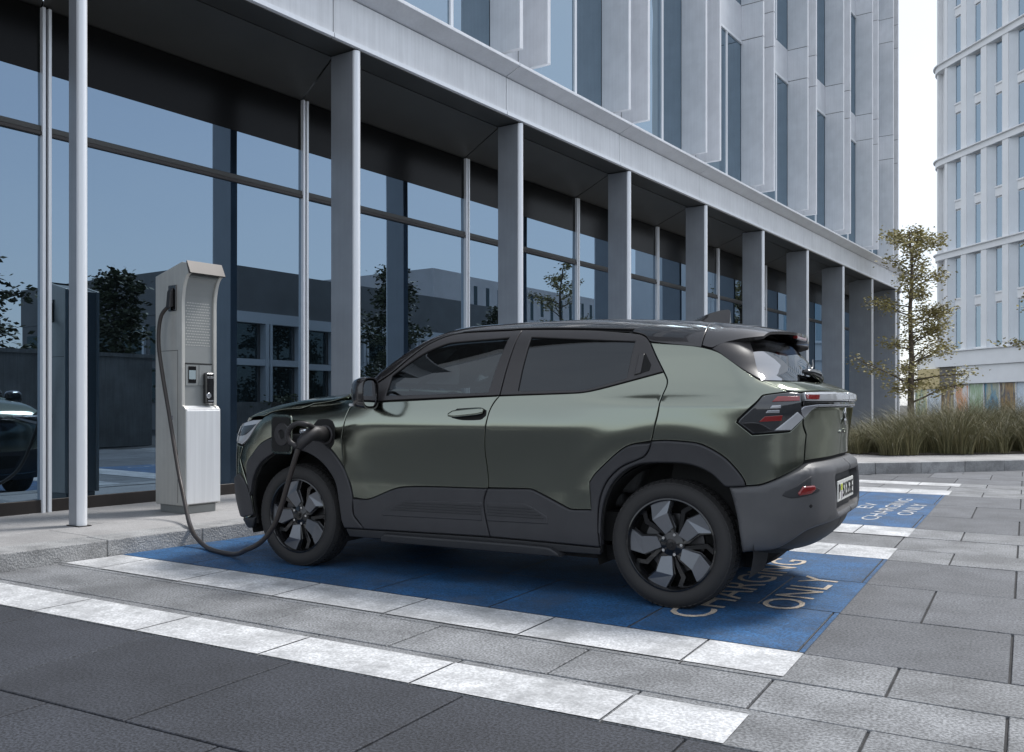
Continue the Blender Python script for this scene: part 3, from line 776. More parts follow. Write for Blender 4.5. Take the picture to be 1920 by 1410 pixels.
def Fbody(p):
    x,y,z=p[...,0],p[...,1],p[...,2];a=np.abs(y)
    gs=a-halfw(x,z)
    gr=x-(XR(z)-(.105+.02*sst(1.2,1.35,z))*(a/.7)**3.0)
    gf=(XF(z)+.11*(a/.8)**2.4)-x
    cr=.05+.0*x
    gt=(z-(TOP(x)-cr*(a/.7)**2))*.95
    g=smax(gs,gr,.22-.11*sst(1.16,1.3,z));g=smax(g,gf,.15)
    kt=.08*sst(.6,1.1,x)+.06
    return smax(g,gt,kt)
def normals(p,h=.004):
    n=np.zeros_like(p)
    for i in range(3):
        e=np.zeros(3);e[i]=h;n[...,i]=Fbody(p+e)-Fbody(p-e)
    return n/np.linalg.norm(n,axis=-1,keepdims=True)
PIV_R,PIV_F,PY=2.95,-.15,.45
ARC=.45*math.pi/2
def _rays(s):
    s=np.asarray(s,float);o=np.zeros(s.shape+(2,));d=np.zeros(s.shape+(2,))
    m=(s>=PIV_F)&(s<=PIV_R);o[m,0]=s[m];d[m,1]=-1
    m=(s>PIV_R)&(s<=PIV_R+ARC);th=(s[m]-PIV_R)/.45;o[m,0]=PIV_R;o[m,1]=-PY;d[m,0]=np.sin(th);d[m,1]=-np.cos(th)
    m=s>PIV_R+ARC;o[m,0]=PIV_R;o[m,1]=-PY+(s[m]-PIV_R-ARC);d[m,0]=1
    m=(s<PIV_F)&(s>=PIV_F-ARC);th=(PIV_F-s[m])/.45;o[m,0]=PIV_F;o[m,1]=-PY;d[m,0]=-np.sin(th);d[m,1]=-np.cos(th)
    m=s<PIV_F-ARC;o[m,0]=PIV_F;o[m,1]=-PY+(PIV_F-ARC-s[m]);d[m,0]=-1
    return o,d
def S_pt(sz):   # (s,z) -> point on the body skin
    sz=np.asarray(sz,float);o,d=_rays(sz[:,0]);z=sz[:,1:2]
    lo=np.zeros((len(sz),1));hi=np.full((len(sz),1),1.3)
    for _ in range(34):
        mid=(lo+hi)/2;p=np.concatenate([o+d*mid,z],1);f=Fbody(p)[:,None]>0
        hi=np.where(f,mid,hi);lo=np.where(f,lo,mid)
    return np.concatenate([o+d*hi,z],1)
def T_pt(xy):
    xy=np.asarray(xy,float);lo=np.full((len(xy),1),.3);hi=np.full((len(xy),1),1.9)
    for _ in range(34):
        mid=(lo+hi)/2;f=Fbody(np.concatenate([xy,mid],1))[:,None]>0
        hi=np.where(f,mid,hi);lo=np.where(f,lo,mid)
    return np.concatenate([xy,hi],1)
# outlines of the body panels on the unrolled body skin: (distance along the side and round the corner, height)
PX = {
  'door_f': [(0.532, 1.136), (0.471, 1.1), (0.455, 1.047), (0.442, 0.972), (0.427, 0.894), (0.431, 0.705), (0.48, 0.594), (0.501, 0.503), (0.632, 0.501), (0.899, 0.59), (1.541, 0.611), (1.544, 0.663), (1.541, 0.728), (1.531, 0.842), (1.537, 0.94), (1.548, 1.005), (1.563, 1.08), (1.585, 1.131), (1.619, 1.177), (1.172, 1.159), (0.683, 1.139)],
  'door_f_clad': [(0.501, 0.499), (0.632, 0.501), (0.899, 0.59), (1.541, 0.611), (1.518, 0.543), (1.519, 0.484), (1.54, 0.388), (1.558, 0.316), (0.593, 0.299), (0.511, 0.389)],
  'door_r': [(1.619, 1.177), (1.585, 1.131), (1.563, 1.08), (1.548, 1.005), (1.537, 0.94), (1.531, 0.842), (1.541, 0.728), (1.544, 0.663), (1.541, 0.615), (1.825, 0.621), (1.865, 0.613), (2.086, 0.522), (2.115, 0.515), (2.232, 0.52), (2.226, 0.677), (2.266, 0.73), (2.4, 0.847), (2.483, 0.897), (2.613, 0.923), (2.634, 1.002), (2.654, 1.09), (2.662, 1.178), (2.674, 1.228), (2.672, 1.261), (2.646, 1.306), (2.297, 1.218), (2.183, 1.196), (2.063, 1.189)],
  'door_r_clad': [(1.541, 0.611), (1.825, 0.621), (1.865, 0.613), (2.086, 0.522), (2.115, 0.515), (2.232, 0.52), (2.226, 0.677), (2.266, 0.73), (2.4, 0.847), (2.483, 0.897), (2.614, 0.914), (2.596, 0.87), (2.564, 0.834), (2.434, 0.776), (2.35, 0.704), (2.301, 0.62), (2.28, 0.528), (2.279, 0.421), (2.285, 0.31), (1.558, 0.316), (1.54, 0.388), (1.519, 0.484), (1.518, 0.543)],
  'arch_r': [(2.616, 0.923), (2.703, 0.928), (2.857, 0.919), (2.927, 0.898), (3.02, 0.843), (3.088, 0.772), (3.121, 0.723), (3.129, 0.693), (3.04, 0.687), (3.017, 0.69), (2.941, 0.756), (2.86, 0.792), (2.771, 0.806), (2.596, 0.801), (2.521, 0.787), (2.442, 0.746), (2.366, 0.671), (2.315, 0.566), (2.298, 0.465), (2.296, 0.317), (2.285, 0.31), (2.279, 0.421), (2.28, 0.528), (2.301, 0.62), (2.35, 0.704), (2.434, 0.776), (2.564, 0.834), (2.596, 0.87)],
  'arch_f': [(-0.442, 0.571), (-0.437, 0.705), (-0.39, 0.768), (-0.313, 0.842), (-0.203, 0.89), (-0.042, 0.922), (0.195, 0.908), (0.335, 0.817), (0.431, 0.705), (0.48, 0.594), (0.503, 0.499), (0.507, 0.393), (0.593, 0.3), (0.426, 0.296), (0.405, 0.346), (0.387, 0.475), (0.355, 0.61), (0.271, 0.714), (0.161, 0.78), (0.029, 0.813), (-0.114, 0.799), (-0.21, 0.77), (-0.32, 0.703), (-0.384, 0.598), (-0.41, 0.466)],
  'frame_f': [(0.649, 1.252), (0.772, 1.334), (0.887, 1.44), (0.981, 1.521), (1.085, 1.57), (1.201, 1.591), (1.574, 1.593), (1.65, 1.596), (1.619, 1.18), (1.17, 1.165), (0.681, 1.146), (0.62, 1.146), (0.601, 1.206)],
  'win_f': [(0.757, 1.181), (0.774, 1.314), (0.963, 1.454), (1.122, 1.52), (1.231, 1.532), (1.585, 1.546), (1.536, 1.197)],
  'frame_r': [(1.65, 1.596), (2.102, 1.574), (2.405, 1.541), (2.483, 1.522), (2.531, 1.482), (2.645, 1.308), (2.296, 1.22), (2.183, 1.197), (2.063, 1.19), (1.622, 1.18)],
  'win_r': [(1.739, 1.205), (1.743, 1.543), (2.441, 1.491), (2.431, 1.279), (2.414, 1.269), (2.203, 1.214), (2.139, 1.208)],
  'crecess': [(2.475, 1.288), (2.483, 1.411), (2.524, 1.414), (2.567, 1.347), (2.56, 1.314)],
  'chandle': [(2.477, 1.291), (2.485, 1.408), (2.518, 1.41), (2.511, 1.299)],
  'quarter': [(2.534, 1.481), (2.903, 1.427), (3.233, 1.253), (3.251, 1.249), (3.356, 1.191), (3.23, 1.175), (3.21, 1.168), (3.09, 1.048), (3.081, 1.03), (3.158, 0.966), (3.357, 0.981), (3.438, 1.047), (3.449, 1.006), (3.482, 0.963), (3.481, 0.818), (3.466, 0.801), (3.217, 0.706), (3.129, 0.696), (3.121, 0.723), (3.088, 0.772), (3.02, 0.843), (2.927, 0.898), (2.857, 0.919), (2.703, 0.928), (2.613, 0.923), (2.634, 1.002), (2.654, 1.09), (2.662, 1.178), (2.674, 1.228), (2.672, 1.261), (2.646, 1.306)],
  'dpillar': [(2.906, 1.428), (2.969, 1.466), (3.4, 1.487), (3.268, 1.437), (3.25, 1.367), (3.247, 1.256), (3.234, 1.255)],
  'lamp': [(3.085, 1.03), (3.093, 1.047), (3.213, 1.167), (3.229, 1.172), (3.354, 1.188), (3.422, 1.184), (3.414, 1.108), (3.434, 1.052), (3.356, 0.985), (3.159, 0.969)],
  'fog': [(3.379, 0.66), (3.405, 0.69), (3.474, 0.691), (3.486, 0.676), (3.455, 0.653), (3.385, 0.646)],
  'fogrec': [(3.304, 0.648), (3.318, 0.67), (3.368, 0.691), (3.463, 0.742), (3.458, 0.695), (3.523, 0.671), (3.514, 0.66), (3.445, 0.645), (3.35, 0.633)],
  'fender_front': [(-0.302, 1.027), (-0.339, 0.978), (-0.413, 0.877), (-0.458, 0.826), (-0.489, 0.74), (-0.444, 0.575)],
  'hoodline': [(-0.426, -0.851, 1.03), (-0.293, -0.871, 1.036), (-0.264, -0.865, 1.052), (-0.218, -0.855, 1.071), (-0.115, -0.847, 1.086), (0.027, -0.846, 1.092), (0.099, -0.824, 1.118), (0.114, -0.814, 1.127)],
  'headlight': [(-0.301, 1.023), (-0.388, 1.015), (-0.45, 0.987), (-0.471, 0.96), (-0.466, 0.841), (-0.415, 0.881), (-0.344, 0.978)],
}
# ------------------------------------------------------------------ the car
car = empty('parked_car', (-4.410, 5.67, 0))
tag(car, 'olive green electric crossover with black roof, plugged in at the charging bay', 'car')
def metal_paint(name, col, fl, rough, coat=1., flake=.0):
    m = bpy.data.materials.new(name); m.use_nodes = True; n = m.node_tree.nodes; l = m.node_tree.links; b = n['Principled BSDF']
    b.inputs['Base Color'].default_value = (*col, 1); sset(b, rough=rough, metal=fl, coat=coat, coatr=.03)
    b.inputs['Coat IOR'].default_value = 1.45
    if fl > .9: b.inputs['Specular Tint'].default_value = (.55, .57, .50, 1)
    if flake:
        tc = n.new('ShaderNodeTexCoord'); v = n.new('ShaderNodeTexVoronoi'); v.inputs['Scale'].default_value = 900
        bp = n.new('ShaderNodeBump'); bp.inputs['Strength'].default_value = flake; bp.inputs['Distance'].default_value = .001
        l.new(tc.outputs['Object'], v.inputs['Vector']); l.new(v.outputs['Color'], bp.inputs['Height']); l.new(bp.outputs[0], b.inputs['Normal'])
    return m
C = {}
C['paint'] = metal_paint('olive_paint', (.265, .285, .24), 1.0, .15, .35)
C['roof'] = metal_paint('black_pearl_roof', (.022, .020, .021), .3, .25)
C['clad'] = mat('charcoal_cladding', (.034, .034, .038), .5, 0, var=.06, vscale=9, bump=.12, bscale=500, spec=.45)
C['bump'] = mat('grey_bumper_plastic', (.075, .075, .079), .45, 0, var=.05, vscale=9, bump=.1, bscale=500, spec=.5)
C['trim'] = mat('satin_pillar_trim', (.04, .037, .038), .38, 0, spec=.5)
C['core'] = mat('shadow_gap_black', (.004, .004, .004), .8)
C['blk'] = mat('gloss_black_trim', (.008, .008, .009), .12, 0, coat=.6)
C['lip'] = mat('lower_sill_plastic', (.022, .023, .026), .55)
C['chrome'] = mat('satin_chrome', (.72, .73, .75), .16, 1)
C['silver'] = mat('silver_lamp_trim', (.46, .47, .50), .22, .7)
C['red'] = mat('red_lens', (.20, .012, .012), .12, 0, coat=1.)
C['clear'] = mat('clear_lens', (.46, .47, .49), .08, .2, coat=.7)
C['lampblk'] = mat('smoked_lens', (.03, .032, .036), .06, 0, coat=1.)
C['rubber'] = mat('tyre_rubber', (.022, .021, .021), .72, 0, bump=.15, bscale=300)
C['rim'] = mat('gloss_black_rim', (.012, .012, .013), .18, .3, coat=.6)
C['facet'] = mat('dark_machined_facet', (.17, .18, .20), .28, .85)
C['nut'] = mat('wheel_nut', (.55, .55, .56), .25, 1)
C['disc'] = mat('brake_disc', (.10, .10, .105), .4, 1)
C['plate'] = mat('number_plate', (.74, .74, .70), .45)
C['ink'] = mat('plate_ink', (.01, .01, .01), .5)
C['seat'] = mat('seat_fabric', (.05, .052, .055), .8)
C['win'] = glass_mat('side_glass', (.10,.13,.14), (.80,.86,.90), fr_lo=.06, fr_hi=.9, transp=1)
C['win_r'] = glass_mat('privacy_glass', (.02,.024,.026), (.75,.80,.85), fr_lo=.05, fr_hi=.9, transp=1)
C['win_b'] = glass_mat('rear_glass', (.03,.034,.036), (.95,.97,1.0), fr_lo=.28, fr_hi=.98, transp=1)
C['mirror'] = mat('mirror_glass', (.85, .87, .9), .02, 1)
C['cable'] = mat('charging_cable_rubber', (.035, .028, .025), .42, 0)
C['gun'] = mat('connector_plastic', (.022, .020, .021), .5, 0, bump=.1, bscale=400)

def spline_poly(P, step, sharp=34):
    P = [np.array(p, float) for p in P]; k = len(P); out = []
    turn = []
    for i in range(k):
        a = P[i]-P[i-1]; b = P[(i+1) % k]-P[i]
        c = np.dot(a, b)/(np.linalg.norm(a)*np.linalg.norm(b)+1e-9); turn.append(math.degrees(math.acos(max(-1, min(1, c)))) > sharp)
    for i in range(k):
        p1, p2 = P[i], P[(i+1) % k]
        p0 = P[i-1] if not turn[i] else p1-(p2-p1); p3 = P[(i+2) % k] if not turn[(i+1) % k] else p2+(p2-p1)
        L = np.linalg.norm(p2-p1); n = max(1, int(math.ceil(L/step)))
        # limit tangents so that uneven spacing does not overshoot
        t1 = (p2-p0)*.5; t2 = (p3-p1)*.5
        for t in (t1, t2):
            q = np.linalg.norm(t)
            if q > L: t *= L/q
        for j in range(n):
            u = j/n; h1 = 2*u**3-3*u**2+1; h2 = u**3-2*u**2+u; h3 = -2*u**3+3*u**2; h4 = u**3-u**2
            out.append(h1*p1+h2*t1+h3*p2+h4*t2)
    return np.array(out)
def area2(P): return .5*np.sum(P[:, 0]*np.roll(P[:, 1], -1)-np.roll(P[:, 0], -1)*P[:, 1])
def inset(P, e):
    a = np.roll(P, 1, 0); b = np.roll(P, -1, 0)
    d1 = P-a; d2 = b-P; d1 /= np.linalg.norm(d1, axis=1, keepdims=True)+1e-12; d2 /= np.linalg.norm(d2, axis=1, keepdims=True)+1e-12
    n1 = np.stack([-d1[:, 1], d1[:, 0]], 1); n2 = np.stack([-d2[:, 1], d2[:, 0]], 1); n = n1+n2
    n /= np.maximum(np.linalg.norm(n, axis=1, keepdims=True), .5)
    c = np.maximum(.45, np.sum(n*n1, 1, keepdims=True))
    return P + n*e/c
def inside(Q, P):
    c = np.zeros(len(Q), bool); x, y = Q[:, 0], Q[:, 1]
    for i in range(len(P)):
        a, b = P[i], P[i-1]
        if a[1] == b[1]: continue
        m = ((a[1] > y) != (b[1] > y)) & (x < (b[0]-a[0])*(y-a[1])/(b[1]-a[1])+a[0]); c ^= m
    return c
def dist(Q, P):
    d = np.full(len(Q), 1e9)
    for i in range(len(P)):
        a, b = P[i-1], P[i]; ab = b-a; t = np.clip(((Q-a)@ab)/(ab@ab+1e-12), 0, 1); d = np.minimum(d, np.linalg.norm(Q-(a+t[:, None]*ab), axis=1))
    return d
def panel(name, poly, mt, parent=None, dom='S', off=0., holes=(), step=.035, edge=.004, depth=.016, gap=.0028, both=True, sym=False, bstep=.02, prof=None, round_=True, label=None, sharp=34):
    fn = S_pt if dom == 'S' else T_pt
    par = parent; parent = parent[0] if isinstance(parent, tuple) else parent
    O = spline_poly(poly, bstep, sharp)
    if area2(O) < 0: O = O[::-1]
    if gap: O = inset(O, gap)
    rings = [(O, inset(O, edge))]
    for h in holes:
        H_ = spline_poly(h, bstep, sharp)
        if area2(H_) > 0: H_ = H_[::-1]
        rings.append((H_, inset(H_, edge)))
    pts = []; edges = []; cls = []
    for (o_, i_) in rings:
        for arr, c in ((o_, 1), (i_, 0)):
            n0 = len(pts); pts += [tuple(p) for p in arr]; cls += [c]*len(arr)
            edges += [(n0+j, n0+(j+1) % len(arr)) for j in range(len(arr))]
    lo = O.min(0); hi = O.max(0)
    gx, gy = np.meshgrid(np.arange(lo[0]+step*.5, hi[0], step), np.arange(lo[1]+step*.5, hi[1], step)); Q = np.stack([gx.ravel(), gy.ravel()], 1)
    if len(Q):
        k = inside(Q, O); dd = dist(Q, O)
        for h, _ in rings[1:]: k &= ~inside(Q, h); dd = np.minimum(dd, dist(Q, h))
        Q = Q[k & (dd > edge+step*.3)]
        pts += [tuple(p) for p in Q]; cls += [0]*len(Q)
    r = delaunay_2d_cdt([Vector(p) for p in pts], edges, [], 0, 1e-7)
    V = np.array([tuple(v) for v in r[0]]); T = np.array([f for f in r[2] if len(f) == 3]); orig = r[3]
    cl = np.array([max([cls[j] for j in o] or [0]) for o in orig])
    cen = V[T].mean(1); k = inside(cen, O)
    for h, _ in rings[1:]: k &= ~inside(cen, h)
    T = T[k]
    P3 = fn(V); N = normals(P3)
    o_ = np.full(len(V), off, float)
    if prof is not None: o_ = o_ + prof(V)
    o_[cl == 1] -= edge*.75
    P3 = P3 + N*o_[:, None]
    NN = N.copy()
    if prof is not None or True:
        # geometric normals of the displaced skin, kept smooth inside and rolled over at the border
        if prof is not None:
            fnm = np.cross(P3[T[:, 1]]-P3[T[:, 0]], P3[T[:, 2]]-P3[T[:, 0]]); acc = np.zeros_like(P3)
            sg = np.sign(np.sum(fnm*N[T[:, 0]], 1)); fnm *= sg[:, None]
            for j in range(3): np.add.at(acc, T[:, j], fnm)
            NN = acc/np.maximum(np.linalg.norm(acc, axis=1, keepdims=True), 1e-12)
    # border outward direction
    idx_of = {}
    for j, og in enumerate(orig):
        for q in og: idx_of[q] = j
    skirt_f = []; extra_p = []; extra_n = []; base_n = len(V); n0 = 0
    for (oo, ii) in rings:
        ko = [idx_of[n0+j] for j in range(len(oo))]; ki = [idx_of[n0+len(oo)+j] for j in range(len(ii))]; n0 += len(oo)+len(ii)
        out = P3[ko]-P3[ki]; out -= np.sum(out*N[ko], 1, keepdims=True)*N[ko]; out /= np.maximum(np.linalg.norm(out, axis=1, keepdims=True), 1e-9)
        if round_: NN[ko] = N[ko]*.55+out*.83
        b0 = base_n+len(extra_p); L = len(ko)
        for q in (0, 1):
            extra_p += list(P3[ko]-N[ko]*(depth*q)); extra_n += list(out)
        for j in range(L):
            j2 = (j+1) % L; skirt_f.append((b0+j, b0+L+j, b0+L+j2, b0+j2))
    P_all = np.concatenate([P3, np.array(extra_p)]); N_all = np.concatenate([NN, np.array(extra_n)])
    N_all /= np.maximum(np.linalg.norm(N_all, axis=1, keepdims=True), 1e-9)
    F = [tuple(t) for t in T] + skirt_f
    # consistent winding
    G = []
    for f in F:
        a, b, c = P_all[f[0]], P_all[f[1]], P_all[f[2]]; nn = np.cross(b-a, c-a); ref = N_all[list(f)].sum(0)
        G.append(tuple(f) if np.dot(nn, ref) >= 0 else tuple(reversed(f)))
    def mk(Pa, Na, Fa, nm):
        me = bpy.data.meshes.new(nm); me.from_pydata([tuple(p) for p in Pa], [], Fa); me.update()
        me.polygons.foreach_set('use_smooth', [True]*len(me.polygons))
        me.normals_split_custom_set_from_vertices([tuple(n) for n in Na]); me.update()
        o = link(nm, me, parent or car, mt)
        if label: o['label'] = label
        return o
    mir = np.array([1, -1, 1.]); Pm = P_all*mir; Nm = N_all*mir; Gm = [tuple(reversed(f)) for f in G]
    if sym:
        n = len(P_all); return mk(np.concatenate([P_all, Pm]), np.concatenate([N_all, Nm]), G + [tuple(i+n for i in f) for f in Gm], name)
    a = mk(P_all, N_all, G, name)
    if not both: return a
    b = mk(Pm, Nm, Gm, name)
    if isinstance(par, tuple): b.parent = par[1]
    return a, b
SC = PIV_R+ARC+PY            # rear centre line on the unrolled skin
FC = PIV_F-ARC-PY            # front centre line
# --- underlying dark shell with the wheel openings
core = [(FC, .25), (FC, 1.02), (-.9, 1.03), (-.55, 1.02), (-.28, 1.03), (.12, 1.10), (.5, 1.13), (.66, 1.145), (1.62, 1.178), (2.06, 1.188), (2.18, 1.195), (2.3, 1.218), (2.64, 1.303), (2.70, 1.40), (2.90, 1.42), (3.23, 1.25), (SC, 1.25),
        (SC, .32), (3.6, .30), (3.35, .31), (3.12, .345), (3.09, .53), (3.04, .68), (2.94, .75), (2.86, .785), (2.77, .80), (2.60, .797), (2.52, .78), (2.445, .74), (2.37, .665), (2.32, .56), (2.30, .46), (2.29, .27), (.44, .26),
        (.40, .35), (.38, .475), (.35, .605), (.268, .708), (.158, .774), (.028, .806), (-.114, .792), (-.208, .763), (-.316, .696), (-.378, .594), (-.402, .466), (-.39, .27)]
panel('body_shell', core, C['core'], off=-.014, sym=True, step=.06, bstep=.05, gap=0, edge=.002, sharp=20)
MB().box(-.60, 3.02, -.70, .70, .215, .30).build('underbody', C['core'], car)
panel('roof_liner', [(1.05,0),(1.05,-.58),(1.6,-.60),(2.4,-.645),(2.95,-.62),(3.0,-.4),(3.0,0)], C['core'], dom='T', sym=True, off=-.016, step=.08, bstep=.06, gap=0, edge=.002)
panel('roof_liner', [(2.36,1.53),(2.50,1.49),(2.56,1.46),(2.90,1.40),(2.99,1.44),(3.05,1.50),(3.0,1.54),(2.40,1.59)], C['core'], off=-.014, step=.06, gap=0, edge=.002)
# --- paint panels
fender = PX['hoodline'][1:]; fender = [(p[0], p[2]) for p in fender] + [(.30, 1.15), (.46, 1.158), (.50, 1.152)] + PX['door_f'][:5] + PX['arch_f'][1:9][::-1] + [(-.444, .60), (-.489, .74), (-.458, .826), (-.413, .877), (-.339, .978)]
fend = panel('front_fender', fender, C['paint'], gap=.0028)
hood = [(p[0], p[1]) for p in PX['hoodline']]
hood = [(-.735, 0), (-.70, -.45), (-.60, -.72), (-.50, -.81)] + hood[0:] + [(.28, -.80), (.40, -.775), (.42, -.60), (.37, -.30), (.345, 0)]
panel('bonnet', hood, C['paint'], dom='T', sym=True, off=.004, gap=.002)
dF = panel('front_door', PX['door_f'], C['paint'])
dR = panel('rear_door', PX['door_r'], C['paint'])
qp = panel('quarter_panel', PX['quarter'], C['paint'])
ROOF = [(1.085, -.615), (1.201, -.600), (1.574, -.604), (1.65, -.602), (2.102, -.625), (2.405, -.640), (2.62, -.640), (2.842, -.632), (2.842, -.3), (2.842, 0), (1.13, 0), (1.115, -.3)]
rf = panel('roof_panel', ROOF, C['roof'], dom='T', sym=True, gap=.002)
panel('roof_side', [(2.40, 1.552), (2.487, 1.526), (2.536, 1.486), (2.842, 1.441), (2.842, 1.50), (2.842, 1.572), (2.62, 1.583), (2.42, 1.583)], C['roof'], parent=rf, gap=.0015)
panel('windscreen_pillar', [(.640, 1.258), (.768, 1.338), (.884, 1.444), (.978, 1.525), (1.083, 1.574), (1.20, 1.594), (1.20, 1.622), (1.06, 1.607), (.94, 1.563), (.84, 1.490), (.715, 1.382), (.56, 1.262)], C['roof'], gap=.002)
panel('windscreen', [(.42, 0), (.44, -.35), (.50, -.62), (.60, -.735), (.75, -.70), (.90, -.635), (1.04, -.575), (1.09, -.3), (1.10, 0)], C['win'], dom='T', sym=True, off=-.004, gap=.002)
# --- doors: frames, windows, handles, cladding
panel('window_frame', PX['frame_f'], C['trim'], parent=dF, holes=[PX['win_f']], off=-.001, depth=.05, gap=.0022, step=.03)
wf = panel('side_window', PX['win_f'], C['win'], parent=dF, off=-.012, gap=-.004, depth=.002, edge=.002, round_=False)
panel('window_frame', PX['frame_r'], C['trim'], parent=dR, holes=[PX['win_r']], off=-.001, depth=.05, gap=.0022, step=.03)
panel('side_window', PX['win_r'], C['win_r'], parent=dR, off=-.012, gap=-.004, depth=.002, edge=.002, round_=False)
panel('handle_recess', PX['crecess'], C['core'], parent=dR, off=.0015, gap=0, edge=.001, depth=.002)
panel('handle', PX['chandle'], C['trim'], parent=dR, off=.008, gap=0, edge=.004, depth=.012)
for (cl, par) in ((PX['door_f_clad'], dF), (PX['door_r_clad'], dR)):
    panel('cladding', cl, C['clad'], parent=par, off=.016, edge=.010, depth=.022)
for pl, par in (([(.748,.413),(.761,.435),(.924,.506),(.978,.512),(1.507,.527),(1.506,.413),(.75,.40)], dF), ([(1.542,.53),(1.786,.536),(1.829,.527),(1.953,.468),(1.963,.421),(1.542,.414)], dR)):
    panel('rib_insert', pl, C['clad'], parent=par, off=.021, edge=.006, depth=.006, gap=.0)
for k in range(4):
    z = .495-.017*k
    panel('rib', [(.905-.03*k, z-.0035), (1.50, z+.006), (1.50, z+.013), (.915-.03*k, z+.0035)], C['lip'], parent=dF, off=.0255, edge=.002, depth=.005, gap=0)
    panel('rib', [(1.548, z+.006), (1.855+.025*k, z+.008), (1.865+.025*k, z+.0145), (1.548, z+.013)], C['lip'], parent=dR, off=.0255, edge=.002, depth=.005, gap=0)
# pull handle on the front door
panel('handle_cup', [(1.30,1.040),(1.29,1.068),(1.33,1.098),(1.50,1.105),(1.545,1.088),(1.545,1.055),(1.51,1.031),(1.38,1.027)], C['core'], parent=dF, off=.0012, gap=0, edge=.001, depth=.002)
panel('handle', [(1.285,1.046),(1.282,1.062),(1.32,1.082),(1.50,1.098),(1.532,1.090),(1.532,1.066),(1.50,1.056),(1.33,1.040)], C['paint'], parent=dF, off=.034, gap=0, edge=.012, depth=.022)
# --- arch cladding and sills
panel('arch_cladding', PX['arch_f'], C['clad'], off=.014, edge=.010, depth=.045, sharp=48)
panel('arch_cladding', PX['arch_r'], C['clad'], off=.014, edge=.010, depth=.045, sharp=48)
panel('sill', [(.43,.292),(.593,.296),(1.557,.312),(2.287,.306),(2.285,.262),(.45,.236)], C['lip'], off=.004, edge=.006, depth=.03)
panel('side_step', [(.735,.262),(.765,.288),(1.955,.292),(2.06,.244),(1.95,.238),(.73,.232)], C['lip'], off=.040, edge=.010, depth=.05)
# --- rear
panel('pillar_trim', [(2.900,1.431),(2.965,1.468),(3.18,1.49),(3.285,1.492),(3.262,1.437),(3.246,1.367),(3.243,1.258),(3.232,1.257)], C['trim'], gap=.002, off=.001)
panel('rear_window', [(3.29,1.495),(3.262,1.437),(3.247,1.367),(3.245,1.262),(SC,1.266),(SC,1.52),(3.6,1.515)], C['win_b'], sym=True, off=-.006, gap=-.002, edge=.002, round_=False, depth=.004)
tg = panel('tailgate', [(3.488,.963),(3.487,.822),(3.60,.826),(SC,.830),(SC,1.112),(3.56,1.110),(3.505,1.098),(3.444,1.050),(3.455,1.008)], C['paint'], sym=True)
panel('tailgate_ledge', [(3.236,1.2515),(SC,1.258),(SC,1.201),(3.56,1.200),(3.36,1.1935)], C['paint'], parent=tg, sym=True, gap=.002)
bump_top = [(3.04,.686),(3.129,.693),(3.217,.704),(3.472,.801),(3.60,.813),(SC,.817)]
REC = [(3.735,.700),(3.765,.722),(SC,.728),(SC,.728),(SC,.545),(3.80,.540),(3.75,.565)]
bp_ = panel('rear_bumper', bump_top + [(SC,.735),(3.762,.729),(3.728,.705),(3.743,.560),(3.795,.533),(SC,.538)] + [(SC,.49),(3.75,.485),(3.47,.459),(3.304,.365),(3.115,.339),(3.10,.42),(3.083,.53),(3.058,.631)], C['bump'], sym=True, off=.016, edge=.016, depth=.07, step=.03, prof=lambda V: .042*sst(3.15, 3.55, V[:, 0])*(1-.75*sst(.768, .81, V[:, 1]))*(1-.3*sst(.52, .46, V[:, 1])))
panel('plate_recess', [(3.70,.75),(SC,.75),(SC,.52),(3.70,.52)], C['lip'], parent=bp_, sym=True, off=.006, gap=0, edge=.002, depth=.004)
panel('diffuser', [(3.306,.361),(3.47,.452),(3.75,.478),(SC,.484),(SC,.33),(3.62,.335),(3.50,.338)], C['lip'], parent=bp_, sym=True, off=.010, edge=.01, depth=.06)
panel('fog_recess', PX['fogrec'], C['lip'], parent=bp_, off=.0195, prof=lambda V: .042*sst(3.15, 3.55, V[:, 0]), gap=0, edge=.003, depth=.004)
panel('reflector', PX['fog'], C['red'], parent=bp_, off=.026, prof=lambda V: .042*sst(3.15, 3.55, V[:, 0]), gap=0, edge=.006, depth=.008)
panel('parking_sensor', [(3.445,.588),(3.455,.598),(3.465,.588),(3.455,.578)], C['core'], parent=bp_, off=.0185, prof=lambda V: .042*sst(3.15, 3.55, V[:, 0]), gap=0, edge=.002, depth=.003, bstep=.006, sharp=100)
# tail lamps
tl_ = panel('tail_lamp', PX['lamp'], C['lampblk'], off=.012, gap=.003, edge=.006, depth=.02)
panel('lamp_lens', [(3.249,1.134),(3.283,1.160),(3.402,1.164),(3.396,1.140)], C['red'], parent=tl_, off=.0165, gap=0, edge=.002, depth=.003)
panel('lamp_lens', [(3.186,1.034),(3.213,1.062),(3.300,1.069),(3.297,1.040)], C['red'], parent=tl_, off=.0165, gap=0, edge=.002, depth=.003)
panel('lamp_reflector', [(3.215,1.080),(3.228,1.094),(3.283,1.096),(3.284,1.081)], C['silver'], parent=tl_, off=.0165, gap=0, edge=.002, depth=.003)
panel('lamp_reflector', [(3.236,1.104),(3.248,1.118),(3.290,1.120),(3.291,1.105)], C['silver'], parent=tl_, off=.0165, gap=0, edge=.002, depth=.003)
panel('clear_lens', [(3.262,.990),(3.382,1.086),(3.426,1.056),(3.352,.992)], C['clear'], parent=tl_, off=.018, gap=0, edge=.004, depth=.006)
panel('lamp_foot', [(3.165,.974),(3.10,1.028),(3.185,1.028),(3.252,.990)], C['blk'], parent=tl_, off=.016, gap=0, edge=.003, depth=.004)
lb = panel('light_bar', [(3.428,1.138),(3.425,1.186),(3.60,1.190),(SC,1.191),(SC,1.140),(3.60,1.139)], C['clear'], sym=True, off=.024, edge=.010, depth=.035)
